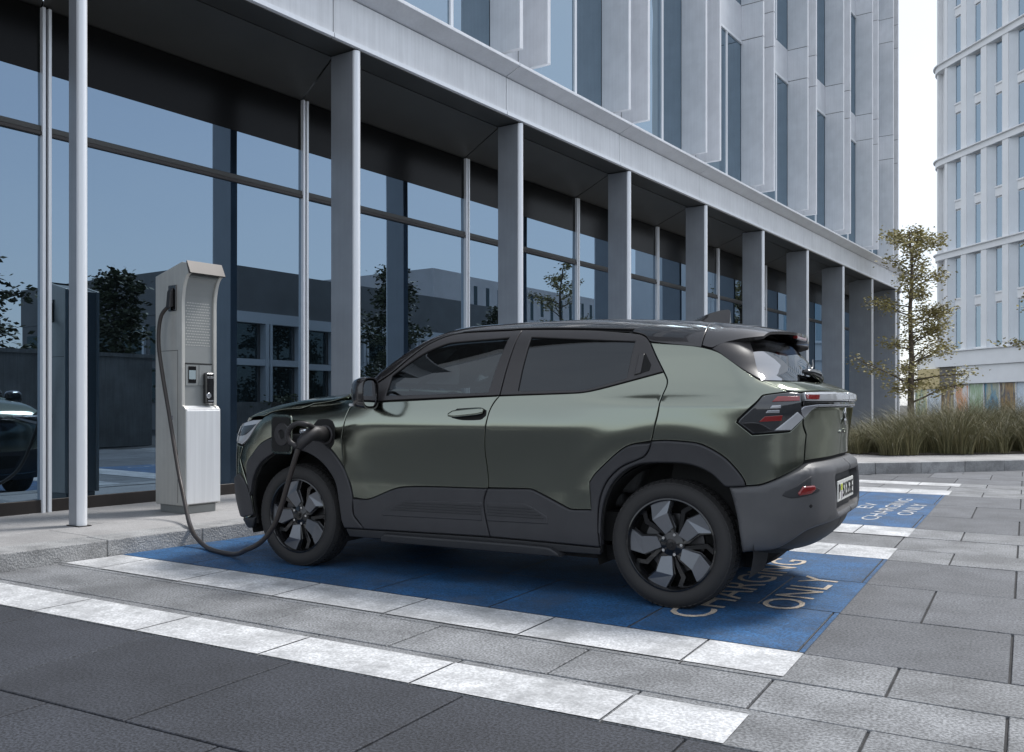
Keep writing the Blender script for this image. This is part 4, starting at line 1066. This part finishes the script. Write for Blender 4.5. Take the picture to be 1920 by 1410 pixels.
panel('lamp_lens', [(3.434,1.148),(3.432,1.172),(3.545,1.174),(3.530,1.149)], C['red'], parent=lb, off=.028, gap=0, edge=.002, depth=.003)
panel('lamp_gap', [(3.425,1.113),(3.427,1.136),(3.60,1.1375),(SC,1.1385),(SC,1.122),(3.56,1.120)], C['blk'], sym=True, off=.008, gap=0, edge=.003, depth=.01)
panel('chrome_strip', [(3.436,1.055),(3.400,1.088),(3.425,1.112),(3.50,1.121),(3.56,1.124),(SC,1.126),(SC,1.114),(3.56,1.112),(3.505,1.102)], C['silver'], sym=True, off=.012, gap=0, edge=.004, depth=.012, sharp=60)
# spoiler
def roof_z(x, a): return float(TOP(x)) - .05*(a/.7)**2
def F2(p):
    x, y, z = p[..., 0], p[..., 1], p[..., 2]; a = np.abs(y)
    return smax(a-halfw(x, z), (z-(TOP(x)-.05*(a/.7)**2))*.95, .14)
def spoiler():
    nx, nt_ = 16, 48
    U, T_ = np.meshgrid(np.linspace(0, 1, nx+1), np.linspace(-1, 1, nt_+1)); U = U.ravel(); T_ = T_.ravel()
    X = 2.848 + U*(3.235-.085*np.abs(T_)**2.5-2.848)
    zl = np.interp(X, [2.848, 2.875, 2.905, 2.97, 3.05, 3.12, 3.24], [1.452, 1.442, 1.437, 1.468, 1.490, 1.503, 1.525])
    def solve(el):
        d = np.stack([np.zeros_like(el), np.cos(el), np.sin(el)], 1); o = np.stack([X, np.zeros_like(X), np.full_like(X, 1.30)], 1)
        lo = np.zeros(len(X)); hi = np.full(len(X), 1.2)
        for _ in range(30):
            m_ = (lo+hi)/2; f = F2(o+d*m_[:, None]) > 0; hi = np.where(f, m_, hi); lo = np.where(f, lo, m_)
        return o+d*hi[:, None]
    el0 = np.full(len(X), .02); el1 = np.full(len(X), 1.4)
    for _ in range(26):
        e = (el0+el1)/2; z = solve(e)[:, 2]; up = z > zl; el1 = np.where(up, e, el1); el0 = np.where(up, el0, e)
    el = math.pi/2 - np.abs(T_)**.75*(math.pi/2-el0); Pt = solve(el); Pt[:, 1] *= np.sign(T_)*(1-.06*U**2)
    Pt[:, 2] -= .010*U**2
    Nn = np.zeros_like(Pt)
    for i in range(3):
        e = np.zeros(3); e[i] = .004; Nn[:, i] = F2(Pt+e)-F2(Pt-e)
    Nn /= np.linalg.norm(Nn, axis=1, keepdims=True)
    Pt = Pt + Nn*.002; Pb = Pt - Nn*(.016+.012*np.sin(np.pi*U))[:, None]
    m = MB(); n = len(Pt); m.v = [tuple(p) for p in Pt] + [tuple(p) for p in Pb]; k = nx+1
    for j in range(nt_):
        for i in range(nx):
            a_ = j*k+i; m.f.append((a_, a_+1, a_+k+1, a_+k)); m.f.append((n+a_, n+a_+k, n+a_+k+1, n+a_+1))
        a_ = j*k+nx; m.f.append((a_, n+a_, n+a_+k, a_+k)); a_ = j*k; m.f.append((a_, a_+k, n+a_+k, n+a_))
    for i in range(nx):
        a_ = i; m.f.append((a_, n+a_, n+a_+1, a_+1)); a_ = nt_*k+i; m.f.append((a_, a_+1, n+a_+1, n+a_))
    o = m.build('spoiler', C['roof'], car, fix=True); smooth_auto(o, 50); return o
spo = spoiler()
m = MB(); m.box(3.205, 3.232, -.13, .13, 1.513, 1.532); m.build('brake_light', C['red'], spo, bevel=.004)
# emblem, lettering, wiper, number plate, antenna
def emblem(loc, sc_, mt, parent, face=1):
    pts1 = [(0,.5),(.30,.22),(.06,.02),(.30,-.2),(0,-.5),(-.06,-.44),(.10,-.22),(-.30,.0+.05),(-.30,.18),(-.06,.44)]
    S1 = [(.0,.50),(.32,.20),(.20,.10),(.02,.26),(-.06,.19),(.30,-.13),(.32,-.20),(.26,-.25)]
    up = [(-.32,.20),(0,.50),(.32,.22),(.17,.10),(0,.25),(-.08,.18),(.10,.02),(-.02,-.08),(-.32,.14)]
    m = MB()
    for sg in (1, -1):
        q = [(face*sg*p[0]*sc_, sg*p[1]*sc_) for p in up]
        if (sg*sg*face) < 0: q = q[::-1]
        m.prism([(0, p[0], p[1]) for p in q], [(face*.010, p[0], p[1]) for p in q])
    o = m.build('emblem', mt, parent, fix=True, bevel=.003); o.location = loc; return o
xt = 3.473
emblem((xt, .0, 1.055), .105, C['chrome'], tg, 1)
def letters(body, loc, h, wd, mt, parent, rot, name='lettering', depth=.003):
    me = text_mesh(body, 1.0, depth=depth*6); xs = [v.co.x for v in me.vertices]; ys_ = [v.co.y for v in me.vertices]
    me.transform(Matrix.Translation((-(min(xs)+max(xs))/2, -(min(ys_)+max(ys_))/2, 0))); me.transform(Matrix.Diagonal((wd/(max(xs)-min(xs)), h/(max(ys_)-min(ys_)), .2, 1)))
    me.transform(rot); me.name = name; o = link(name, me, parent, mt); o.location = loc; return o
rot_rear = Matrix.Rotation(R(90), 4, 'Z') @ Matrix.Rotation(R(90), 4, 'X')
letters('eVITARA', (3.464, .0, .968), .026, .17, C['chrome'], tg, rot_rear)
pl = MB().box(3.474, 3.482, -.26, .26, .572, .690).build('number_plate', C['plate'], car, bevel=.003)
letters('P', (3.4845, -.215, .631), .082, .045, C['ink'], pl, rot_rear, depth=.0008)
letters('S1353E', (3.4845, .062, .631), .082, .335, C['ink'], pl, rot_rear, depth=.0008)
MB().box(3.4825, 3.4845, -.165, -.125, .632, .668).build('seal', mat('yellow_green_seal', (.55, .62, .03), .5), pl)
MB().box(3.4825, 3.4845, -.162, -.122, .585, .628).build('seal', mat('grey_seal', (.45, .42, .44), .5), pl)
pl.rotation_euler = (0, 0, 0)
wp = MB(); wp.tube([(3.325, .02, 1.272), (3.318, -.02, 1.300), (3.305, -.10, 1.312), (3.29, -.24, 1.312)], [.03, .034, .022, .012], 10)
wo = wp.build('rear_wiper', C['blk'], car, smooth=True)
MB().tube([(3.292, -.05, 1.322), (3.262, .16, 1.36), (3.222, .36, 1.405)], [.008, .007, .005], 6).build('wiper_arm', C['blk'], wo, smooth=True)
an = MB()
sec = [(2.54, .004, .040), (2.60, .036, .036), (2.67, .064, .026), (2.74, .086, .018), (2.785, .092, .014), (2.795, .084, .010)]
for (x, h, wv) in sec:
    z0 = roof_z(x, 0)-.01; wb = .045*(1-abs((x-2.66)/.2)**2)
    an.v += [(x, -wb, z0), (x, -wv*.5, z0+h*.6+.01), (x, 0, z0+h+.01), (x, wv*.5, z0+h*.6+.01), (x, wb, z0)]
for i in range(len(sec)-1):
    for j in range(4): a = i*5+j; an.f.append((a, a+5, a+6, a+1))
an.f.append((0,1,2,3,4)); an.f.append((29,28,27,26,25))
smooth_auto(an.build('antenna', C['roof'], rf, fix=True), 50)
# --- front
fbp = panel('front_bumper', [(-.462,.822),(-.492,.74),(-.448,.575),(-.412,.466),(-.398,.34),(-.55,.27),(FC,.25),(FC,.955),(-.80,.945),(-.60,.85)], C['paint'], sym=True)
panel('bumper_cladding', [(-.452,.574),(-.413,.466),(-.398,.335),(-.50,.31),(-.75,.285),(FC,.28),(FC,.56),(-.80,.56),(-.56,.60),(-.495,.63)], C['clad'], parent=fbp, sym=True, off=.016, edge=.01, depth=.02)
panel('bumper_lip', [(-.385,.325),(-.50,.305),(-.75,.275),(FC,.27),(FC,.20),(-.7,.205),(-.44,.235)], C['lip'], parent=fbp, sym=True, off=.006, edge=.008, depth=.03)
panel('intake', [(-.85,.36),(-.80,.50),(FC,.51),(FC,.34)], C['core'], parent=fbp, sym=True, off=.019, gap=0, edge=.003, depth=.004)
panel('nose_panel', [(-.82,.86),(-.85,.935),(FC,.95),(FC,.80),(-.95,.80)], C['blk'], parent=fbp, sym=True, off=.004, gap=0, edge=.004, depth=.006)
hl = panel('headlight', [(-.301,1.018),(-.388,1.012),(-.47,.995),(-.60,.985),(-.85,.985),(-.86,.955),(-.60,.86),(-.47,.835),(-.418,.876),(-.345,.972)], C['clear'], off=.004, gap=.002, edge=.005)
panel('lamp_mask', [(-.34,.985),(-.45,.97),(-.60,.965),(-.84,.968),(-.60,.905),(-.46,.90),(-.40,.93)], C['lampblk'], parent=hl, off=.0065, gap=0, edge=.002, depth=.003)
emblem((-.789, 0, .885), .13, C['chrome'], fbp, -1)
letters('eVITARA', (-.800, 0, .70), .045, .42, C['chrome'], fbp, Matrix.Rotation(R(-90), 4, 'Z') @ Matrix.Rotation(R(90), 4, 'X'))
# --- wheels
def blade_poly(): return [(.24,.08),(.64,.26),(.985,.19),(.975,-.31),(.70,-.14),(.35,-.15)]
def make_wheel(x, side, ang):
    e = empty('wheel', (x, side*.755, .352), 0, car)      # outer face towards side
    sg = side
    RT, RR = .352, .255
    prof = [(RR-.004, .075), (RR+.004, .098), (RR+.02, .108), (RR+.05, .112), (.325, .104), (.340, .092), (.3505, .070), (.352, .04), (.352, -.04), (.3505, -.07), (.340, -.092), (.30, -.11), (RR, -.10)]
    ty = MB().lathe([(r_, sg*y) for r_, y in prof], 96)
    t = ty.build('tyre', C['rubber'], e, fix=True); smooth_auto(t, 50)
    tr = MB(); nb = 64
    for i in range(nb):
        a0 = 2*math.pi*i/nb; a1 = a0+2*math.pi/nb*.74
        for (y0, y1, r0, r1, tw) in ((.062, .094, .3515, .341, .0), (.022, .055, .3545, .3535, .03), (-.018, .015, .3548, .3548, .03), (-.055, -.025, .3535, .3545, .03), (-.094, -.062, .341, .3515, 0)):
            ps = []
            for (rr_) in (0, 1):
                for (a, y) in ((a0, y0), (a1, y0), (a1+tw, y1), (a0+tw, y1)):
                    r_ = (r1 if y == y1 else r0) + (.0035 if rr_ else -.006)
                    if (y0, y1) == (.062, .094): r_ = (.3515 if y == y0 else .3385)+(.004 if rr_ else -.006)
                    if (y0, y1) == (-.094, -.062): r_ = (.3385 if y == y0 else .3515)+(.004 if rr_ else -.006)
                    ps.append((r_*math.cos(a), sg*y, r_*math.sin(a)))
            tr.hull8(ps)
    tt = tr.build('tread', C['rubber'], e, fix=True); tt['kind'] = 'stuff'
    rim = MB().lathe([(RR+.002, sg*.098), (RR-.006, sg*.100), (RR-.012, sg*.092), (RR-.020, sg*.060), (RR-.03, sg*.0), (RR-.03, sg*-.1)], 80)
    rm = rim.build('rim', C['rim'], e, fix=True); smooth_auto(rm, 45)
    d = MB().lathe([(.01, sg*.0), (.165, sg*.0), (.168, sg*-.012), (.168, sg*-.03), (.01, sg*-.03)], 48); d.build('brake_disc', C['disc'], e, fix=True)
    d = MB().lathe([(.001, sg*-.06), (RR-.028, sg*-.06)], 40); d.build('backplate', C['core'], e, fix=True)
    hub = MB().lathe([(.001, sg*.076), (.030, sg*.077), (.034, sg*.073), (.062, sg*.070), (.070, sg*.062), (.072, sg*.0)], 40); smooth_auto(hub.build('hub', C['rim'], e, fix=True), 40)
    for k in range(5):
        a = ang + 2*math.pi*k/5
        def P2(r_, t_, y): # radial/tangential -> local
            rr_, tt_ = r_*(RR-.010), t_*(RR-.010)
            return (rr_*math.cos(a)-tt_*math.sin(a), sg*y, rr_*math.sin(a)+tt_*math.cos(a))
        # gloss black carrier
        cp = [(.20,.07),(.62,.29),(.95,.24),(1.0,.18),(.985,-.33),(.95,-.35),(.69,-.19),(.34,-.21),(.20,-.14)]
        m = MB(); m.prism([P2(p[0], p[1], .028) for p in cp], [P2(p[0], p[1], .066-.012*(p[0] > .8)) for p in cp]); m.build('spoke_carrier', C['rim'], e, fix=True, bevel=.004)
        # second thin black arm towards the neighbour
        cp = [(.22,.30-.18),(.60,.52),(.97,.50),(.99,.38),(.66,.40),(.26,.02)]
        m = MB(); m.prism([P2(p[0], p[1], .020) for p in cp], [P2(p[0], p[1], .046) for p in cp]); m.build('spoke_carrier', C['rim'], e, fix=True, bevel=.003)
        bpz = {0: .066, 1: .082, 2: .080, 3: .078, 4: .086, 5: .072}
        b_ = blade_poly(); m = MB(); lo = [P2(p[0], p[1], .050) for p in b_]; hi = [P2(b_[i][0], b_[i][1], bpz[i]) for i in range(6)]
        m.v = lo+hi
        m.f = [(6, 7, 10, 11), (7, 8, 9, 10)] + [(i, (i+1) % 6, 6+(i+1) % 6, 6+i) for i in range(6)]
        m.build('spoke', C['facet'], e, fix=True, bevel=.0015)
        an_ = ang + 2*math.pi*(k+.5)/5; nn = MB()
        nn.tube([(.057*math.cos(an_), sg*.060, .057*math.sin(an_)), (.057*math.cos(an_), sg*.078, .057*math.sin(an_))], .0085, 8); nn.build('wheel_nut', C['nut'], e, smooth=False)
    emblem((0, 0, 0), .032, C['rim'], e, 1).matrix_local = Matrix.Translation((0, sg*.076, 0)) @ Matrix.Rotation(R(-90 if sg < 0 else 90), 4, 'Z')
    cal = MB(); 
    pts = [(.11+.07*q, p) for q in (0, 1) for p in (0,)]
    m = MB(); cpts = []
    for q in range(7): a = 2.6+ang*0+q*.12; cpts.append((.17*math.cos(a), .17*math.sin(a)))
    for q in range(7): a = 2.6+(6-q)*.12; cpts.append((.105*math.cos(a), .105*math.sin(a)))
    m.prism([(p[0], sg*.022, p[1]) for p in cpts], [(p[0], sg*-.03, p[1]) for p in cpts]); m.build('caliper', C['disc'], e, fix=True)
    return e
for x in (0., 2.702):
    for side in (-1, 1): make_wheel(x, side, R(36))
for x in (0., 2.702):
    for sd in (-1, 1):
        m = MB(); n = 28
        for i in range(n+1):
            a = R(-20)+R(220)*i/n
            for y in (.84, .50): m.v.append((x+.455*math.cos(a), sd*y, .36+.455*math.sin(a)))
        for i in range(n): m.f.append((2*i, 2*i+1, 2*i+3, 2*i+2))
        k = len(m.v); m.v += [(x+.455*math.cos(R(-20)+R(220)*i/n), sd*.50, .36+.455*math.sin(R(-20)+R(220)*i/n)) for i in range(n+1)]
        m.f.append(tuple(range(k, k+n+1)))
        m.build('wheel_housing', C['core'], car)
# --- door mirrors
for sd in (-1, 1):
    x0 = .72
    m = MB()
    def sq(a, p=3.2):
        c, s_ = math.cos(a), math.sin(a); return (math.copysign(abs(c)**(2/p), c), math.copysign(abs(s_)**(2/p), s_))
    K_ = 28
    for (dx, sc1, sc2) in ((-.105, .35, .40), (-.095, .62, .66), (-.07, .84, .87), (-.03, .97, .98), (.02, 1.0, 1.0), (.028, .985, .985), (.028, .90, .90)):
        for i in range(K_):
            c, s_ = sq(2*math.pi*i/K_); m.v.append((x0+dx-.02*c*-sd, sd*(.99+.0)+ .112*sc1*c, 1.195+.105*sc2*s_))
    L_ = 7
    for j in range(L_-1):
        for i in range(K_): a = j*K_+i; b = j*K_+(i+1) % K_; m.f.append((a, b, b+K_, a+K_))
    m.f.append(tuple(range(K_)))
    mo = m.build('door_mirror', C['roof'], car, fix=True); smooth_auto(mo, 45)
    g_ = MB(); g_.v = [(x0+.018+.02*sd*sq(2*math.pi*i/K_)[0]*1.0, sd*.985+.093*sq(2*math.pi*i/K_)[0], 1.195+.083*sq(2*math.pi*i/K_)[1]) for i in range(K_)]; g_.f = [tuple(range(K_))]
    g_.build('mirror_glass', C['mirror'], mo)
    MB().hull8([(.60, sd*.83, 1.13), (.70, sd*.83, 1.13), (.68, sd*.93, 1.14), (.62, sd*.93, 1.14), (.60, sd*.83, 1.16), (.70, sd*.83, 1.16), (.68, sd*.93, 1.17), (.62, sd*.93, 1.17)]).build('mirror_foot', C['trim'], mo, fix=True, bevel=.006)
    MB().box(.627, .66, sd*1.03-.035, sd*1.03+.035, 1.112, 1.130).build('indicator', C['clear'], mo, bevel=.004)
# --- cabin
def seat(x, y, wd, z=.55):
    s_ = MB(); s_.hull8([(x, y-wd/2, z), (x+.48, y-wd/2, z-.04), (x+.48, y+wd/2, z-.04), (x, y+wd/2, z), (x, y-wd/2, z+.14), (x+.46, y-wd/2, z+.10), (x+.46, y+wd/2, z+.10), (x, y+wd/2, z+.14)]); o = s_.build('seat', C['seat'], car, bevel=.04, seg=3)
    b_ = MB(); b_.hull8([(x+.42, y-wd/2, z+.05), (x+.56, y-wd/2, z+.05), (x+.56, y+wd/2, z+.05), (x+.42, y+wd/2, z+.05), (x+.66, y-wd*.42, z+.68), (x+.75, y-wd*.42, z+.68), (x+.75, y+wd*.42, z+.68), (x+.66, y+wd*.42, z+.68)]); b_.build('backrest', C['seat'], o, bevel=.04, seg=3)
    for k in ((0,) if wd < .8 else (-.4, .4)):
        h_ = MB().box(x+.70, x+.79, y+k-.12, y+k+.12, z+.70, z+.88); h_.build('headrest', C['seat'], o, bevel=.03, seg=3)
for y in (-.38, .38): seat(.95, y, .50)
seat(1.85, 0, 1.25)
MB().hull8([(.30, -.70, .80), (.80, -.66, .80), (.80, .66, .80), (.30, .70, .80), (.35, -.70, 1.13), (.72, -.66, 1.10), (.72, .66, 1.10), (.35, .70, 1.13)]).build('dashboard', C['seat'], car, bevel=.04, seg=3)
m = MB(); ring = [(.90+.19*math.sin(2*math.pi*i/28)*.42, -.38+.19*math.cos(2*math.pi*i/28), 1.03+.19*math.sin(2*math.pi*i/28)*.9) for i in range(29)]
m.tube(ring, .015, 7, caps=False); m.build('steering_wheel', C['blk'], car, smooth=True)
MB().box(.35, 3.1, -.74, .74, .33, .50).build('cabin_floor', C['core'], car)
MB().hull8([(2.62, -.70, .5), (3.2, -.70, .5), (3.2, .70, .5), (2.62, .70, .5), (2.72, -.66, 1.16), (3.2, -.66, 1.14), (3.2, .66, 1.14), (2.72, .66, 1.16)]).build('parcel_shelf', C['core'], car)
# --- charge port on the near fender
pt = panel('charge_port', [(.185,.99),(.215,1.024),(.30,1.028),(.350,1.012),(.374,.975),(.365,.868),(.332,.826),(.246,.812),(.20,.83),(.185,.87)], C['core'], off=.003, gap=0, edge=.006, depth=.004, both=False, label='open black charge port')
ym = -.895
for k in range(1):
    m = MB().lathe([(.050, .0), (.062, .0), (.066, -.012), (.056, -.018), (.050, -.012)], 32, closed=True); o = m.build('socket_ring', C['gun'], pt, fix=True); o.location = (.295, ym+.0, .92); smooth_auto(o, 40)
# flap swung open forwards
lid = []
for (cx_, cz_, a0) in ((.08, .10, 0), (-.07, .10, 90), (-.07, -.10, 180), (.08, -.10, 270)):
    for q in range(6): a = R(a0+q*18); lid.append((cx_+.035*math.cos(a), cz_+.035*math.sin(a)*1.0))
m = MB(); m.prism([(p[0], 0, p[1]) for p in lid], [(p[0], .012, p[1]) for p in lid]); fl = m.build('charge_flap', C['paint'], car, fix=True, bevel=.004)
fl.location = (-.055, -.955, .918); fl.rotation_euler = (0, 0, R(-8))
m = MB(); m.prism([(p[0]*.86, -.004, p[1]*.88) for p in lid], [(p[0]*.86, -.0005, p[1]*.88) for p in lid]); m.build('flap_liner', C['core'], fl, fix=True)
m = MB().lathe([(.035, -.012), (.075, -.012), (.08, -.004), (.03, -.004)], 30, closed=True); o = m.build('flap_seal', C['gun'], fl, fix=True); o.location = (.02, 0, 0); smooth_auto(o, 40)
MB().tube([(.10, -.93, .95), (.14, -.925, .95), (.20, -.90, .95)], .012, 8).build('flap_hinge', C['gun'], fl).matrix_parent_inverse = Matrix.Identity(4)
bpy.data.objects['flap_hinge'].matrix_local = fl.matrix_basis.inverted()
# ------------------------------------------------------------------ charging station
ch = empty('charging_station', (*loc2w(1.0, 0)[:2], .121), BA)
tag(ch, 'tall silver charging station with black card reader standing on the pavement', 'charging station')
M['ch'] = mat('brushed_silver', (.52, .51, .475), .40, .35, var=.04, vscale=5, streak=.05)
M['ch_front'] = mat('brushed_steel_front', (.74, .75, .76), .33, .3, streak=.06)
M['ch_dark'] = mat('grey_panel', (.25, .26, .255), .45, .25, var=.03)
M['scr'] = mat('display_glass', (.30, .36, .38), .1, 0, coat=1)
Wc, Dc = .38, .46     # width along the facade, depth away from the car
MB().box(.03, Wc-.03, .03, Dc-.03, 0, .075).build('plinth', M['ch_dark'], ch, bevel=.004)
# side silhouette (y outwards negative): lower box stands proud, hood curls forward
side = [(Dc, .075), (0, .075), (0, .955), (.03, .985), (.055, .99), (.055, 1.90)]
for i in range(9): a = R(90)*i/8; side.append((.055-.10*(1-math.cos(a)), 1.90+.20*math.sin(a)*1.45))
ytop, ztop = side[-1]
side += [(ytop-.005, ztop+.045), (ytop+.03, ztop+.10), (.06, ztop+.115), (Dc, 2.20)]
def slab(x0, x1, pts, name, mt, bv=.006):
    m = MB(); m.prism([(x0, p[0], p[1]) for p in pts], [(x1, p[0], p[1]) for p in pts]); return m.build(name, mt, ch, fix=True, bevel=bv, seg=2)
slab(0, .035, side, 'side_panel', M['ch']); slab(Wc-.035, Wc, side, 'side_panel', M['ch'])
inn = [(Dc-.01, .08), (.012, .08), (.012, .945), (.04, .975), (.075, .98), (.075, 1.90)]
for i in range(9): a = R(90)*i/8; inn.append((.075-.09*(1-math.cos(a)), 1.90+.185*math.sin(a)*1.45))
yt2, zt2 = inn[-1]; inn += [(yt2+.02, zt2+.10), (.06, zt2+.115), (Dc-.01, 2.19)]
slab(.0352, Wc-.0352, inn, 'body', M['ch_dark'], .0)
MB().box(.005, Wc-.005, -.006, .011, .09, .95).build('front_plate', M['ch_front'], ch, bevel=.01, seg=3)
m = MB(); m.hull8([(.005, -.004, .951), (Wc-.005, -.004, .951), (Wc-.005, .075, .985), (.005, .075, .985), (.005, -.006, .957), (Wc-.005, -.006, .957), (Wc-.005, .074, .992), (.005, .074, .992)]); m.build('ledge', M['ch_front'], ch, bevel=.003)
m = MB(); zc = ztop; m.hull8([(-.006, ytop-.004, zc+.0), (Wc+.006, ytop-.004, zc+.0), (Wc+.004, ytop+.035, zc+.105), (-.004, ytop+.035, zc+.105), (-.006, ytop-.030, zc+.004), (Wc+.006, ytop-.030, zc+.004), (Wc+.006, ytop+.03, zc+.128), (-.006, ytop+.03, zc+.128)]); m.build('hood_cap', M['darkframe'], ch, fix=True, bevel=.006)
# perforated speaker panel
m = MB()
for r_ in range(22):
    for c_ in range(10):
        x = .062+c_*.0275+(.0137 if r_ % 2 else 0); z = 1.55+r_*.026
        if x > Wc-.06: continue
        m.hull8([(x-.009, .0745, z-.0035), (x+.009, .0745, z-.0035), (x+.009, .0735, z-.0035), (x-.009, .0735, z-.0035), (x-.009, .0745, z+.0035), (x+.009, .0745, z+.0035), (x+.009, .0735, z+.0035), (x-.009, .0735, z+.0035)])
sl = m.build('speaker_slots', M['ch'], ch, fix=True); sl['kind'] = 'stuff'
MB().box(.045, Wc-.045, .066, .0748, 1.375, 1.385).build('panel_gap', M['black'], ch)
MB().box(.05, .19, .068, .0748, 1.395-.22, 1.372).build('screen_panel', M['ch_dark'], ch, bevel=.003)
MB().box(.195, Wc-.045, .068, .0748, 1.175, 1.372).build('reader_panel', M['ch_dark'], ch, bevel=.003)
o = MB().box(.075, .160, .064, .0678, 1.20, 1.355).build('screen_bezel', C['blk'], ch, bevel=.003)
MB().box(.082, .153, .0622, .0638, 1.235, 1.318).build('screen', M['scr'], o)
MB().box(.265, .285, .0662, .0678, 1.255, 1.277).build('reader_mark', M['ch_dark'], ch)
hd = MB().box(.235, .330, .02, .0735, 1.005, 1.30); ho = hd.build('connector_holder', C['blk'], ch, bevel=.018, seg=4)
MB().box(.250, .318, .0165, .0195, 1.245, 1.262).build('holder_highlight', C['chrome'], ho, bevel=.002)
m = MB().lathe([(.001, 0), (.022, 0), (.026, .006), (.026, .012), (.001, .012)], 24); o = m.build('lock', C['silver'], ho, fix=True); o.location = (.265, .012, 1.085)
MB().box(.255, .315, .0165, .0195, 1.03, 1.042).build('holder_label', C['silver'], ho)
# side door seam, socket and lock on the face towards the camera
m = MB(); m.box(-.0012, .001, .115, .119, .10, 1.50); m.box(-.0012, .001, .119, Dc-.02, 1.496, 1.50); m.build('door_seam', M['black'], ch)
sk = MB().box(-.012, .002, .13, .25, 1.86, 2.10).build('cable_outlet', C['blk'], ch, bevel=.006)
MB().hull8([(-.06, .16, 1.88), (-.011, .16, 1.90), (-.011, .22, 1.90), (-.06, .22, 1.88), (-.045, .16, 2.04), (-.011, .16, 2.08), (-.011, .22, 2.08), (-.045, .22, 2.04)]).build('cable_gland', C['gun'], sk, fix=True, bevel=.008)
MB().box(-.006, .001, .19, .215, .86, .90).build('door_lock', C['silver'], ch, bevel=.002)
# ------------------------------------------------------------------ charging cable with its connector
def chw(x, y, z): q = ch.matrix_basis @ Vector((x, y, z)); return q
ch_m = Matrix.Translation(ch.location) @ Matrix.Rotation(BA, 4, 'Z')
def cw(x, y, z): return ch_m @ Vector((x, y, z))
def carw(x, y, z): return Vector((x-4.410, y+5.67, z))
def lw(s, y, z): return Vector(loc2w(s, y, z))
ctrl = [cw(-.03, .20, 1.91), lw(.93, .27, 1.93), lw(.915, .285, 1.70), lw(.92, .235, 1.41), lw(.925, .135, 1.02), lw(.865, -.08, .545), lw(.795, -.25, .345), lw(.655, -.50, .215), lw(.43, -.86, .152), lw(.37, -1.01, .085), lw(.33, -1.18, .03)]
ctrl += [Vector((-5.33, 4.93, .0225)), Vector((-5.02, 4.83, .035))]
ctrl += [carw(-.335, -1.0, .11), carw(-.21, -1.03, .155), carw(-.08, -1.07, .226), carw(.03, -1.10, .33), carw(.11, -1.12, .46), carw(.195, -1.14, .64), carw(.245, -1.145, .76), carw(.272, -1.14, .835)]
def catmull(P, n=8):
    out = []
    for i in range(len(P)-1):
        p0, p1, p2, p3 = P[max(i-1, 0)], P[i], P[i+1], P[min(i+2, len(P)-1)]
        for j in range(n):
            t = j/n; out.append(.5*((2*p1)+(p2-p0)*t+(2*p0-5*p1+4*p2-p3)*t*t+(3*p1-p0-3*p2+p3)*t**3))
    out.append(P[-1]); return out
cb = empty('charging_cable', tuple(ctrl[8]))
tag(cb, 'brown-black charging cable looping from the station to the car', 'cable')
o0 = ctrl[8]
MB().tube([p-o0 for p in catmull(ctrl)], .0175, 12).build('hose', C['cable'], cb, smooth=True)
# connector
gn = empty('connector', (0, 0, 0), 0, cb)
A = carw(.298, -.885, .922)-o0; Bq = carw(.318, -1.05, .935)-o0; Cq = carw(.29, -1.125, .875)-o0
MB().tube([A, A.lerp(Bq, .35), A.lerp(Bq, .36), Bq, Bq.lerp(Cq, .5)+Vector((.008, 0, .012)), Cq, carw(.274, -1.14, .835)-o0], [.042, .042, .054, .050, .043, .036, .021], 18).build('barrel', C['gun'], gn, smooth=True)
grip = [Bq+Vector((0, .01, .035)), carw(.335, -1.13, .995)-o0, carw(.285, -1.165, 1.0)-o0, carw(.235, -1.175, .97)-o0, carw(.212, -1.175, .925)-o0, carw(.225, -1.165, .88)-o0, carw(.265, -1.145, .85)-o0]
gp = catmull(grip, 6)
MB().tube(gp, .0165, 12).build('grip', C['gun'], gn, smooth=True)
for k in range(5):
    c0 = gp[14+k*2]; c1 = gp[15+k*2]
    MB().tube([c0, c0.lerp(c1, .55)], .0185, 12).build('grip_ring', C['gun'], gn)
MB().tube([carw(.30, -1.10, .95)-o0, carw(.285, -1.135, .945)-o0], .012, 10).build('release_button', C['silver'], gn)
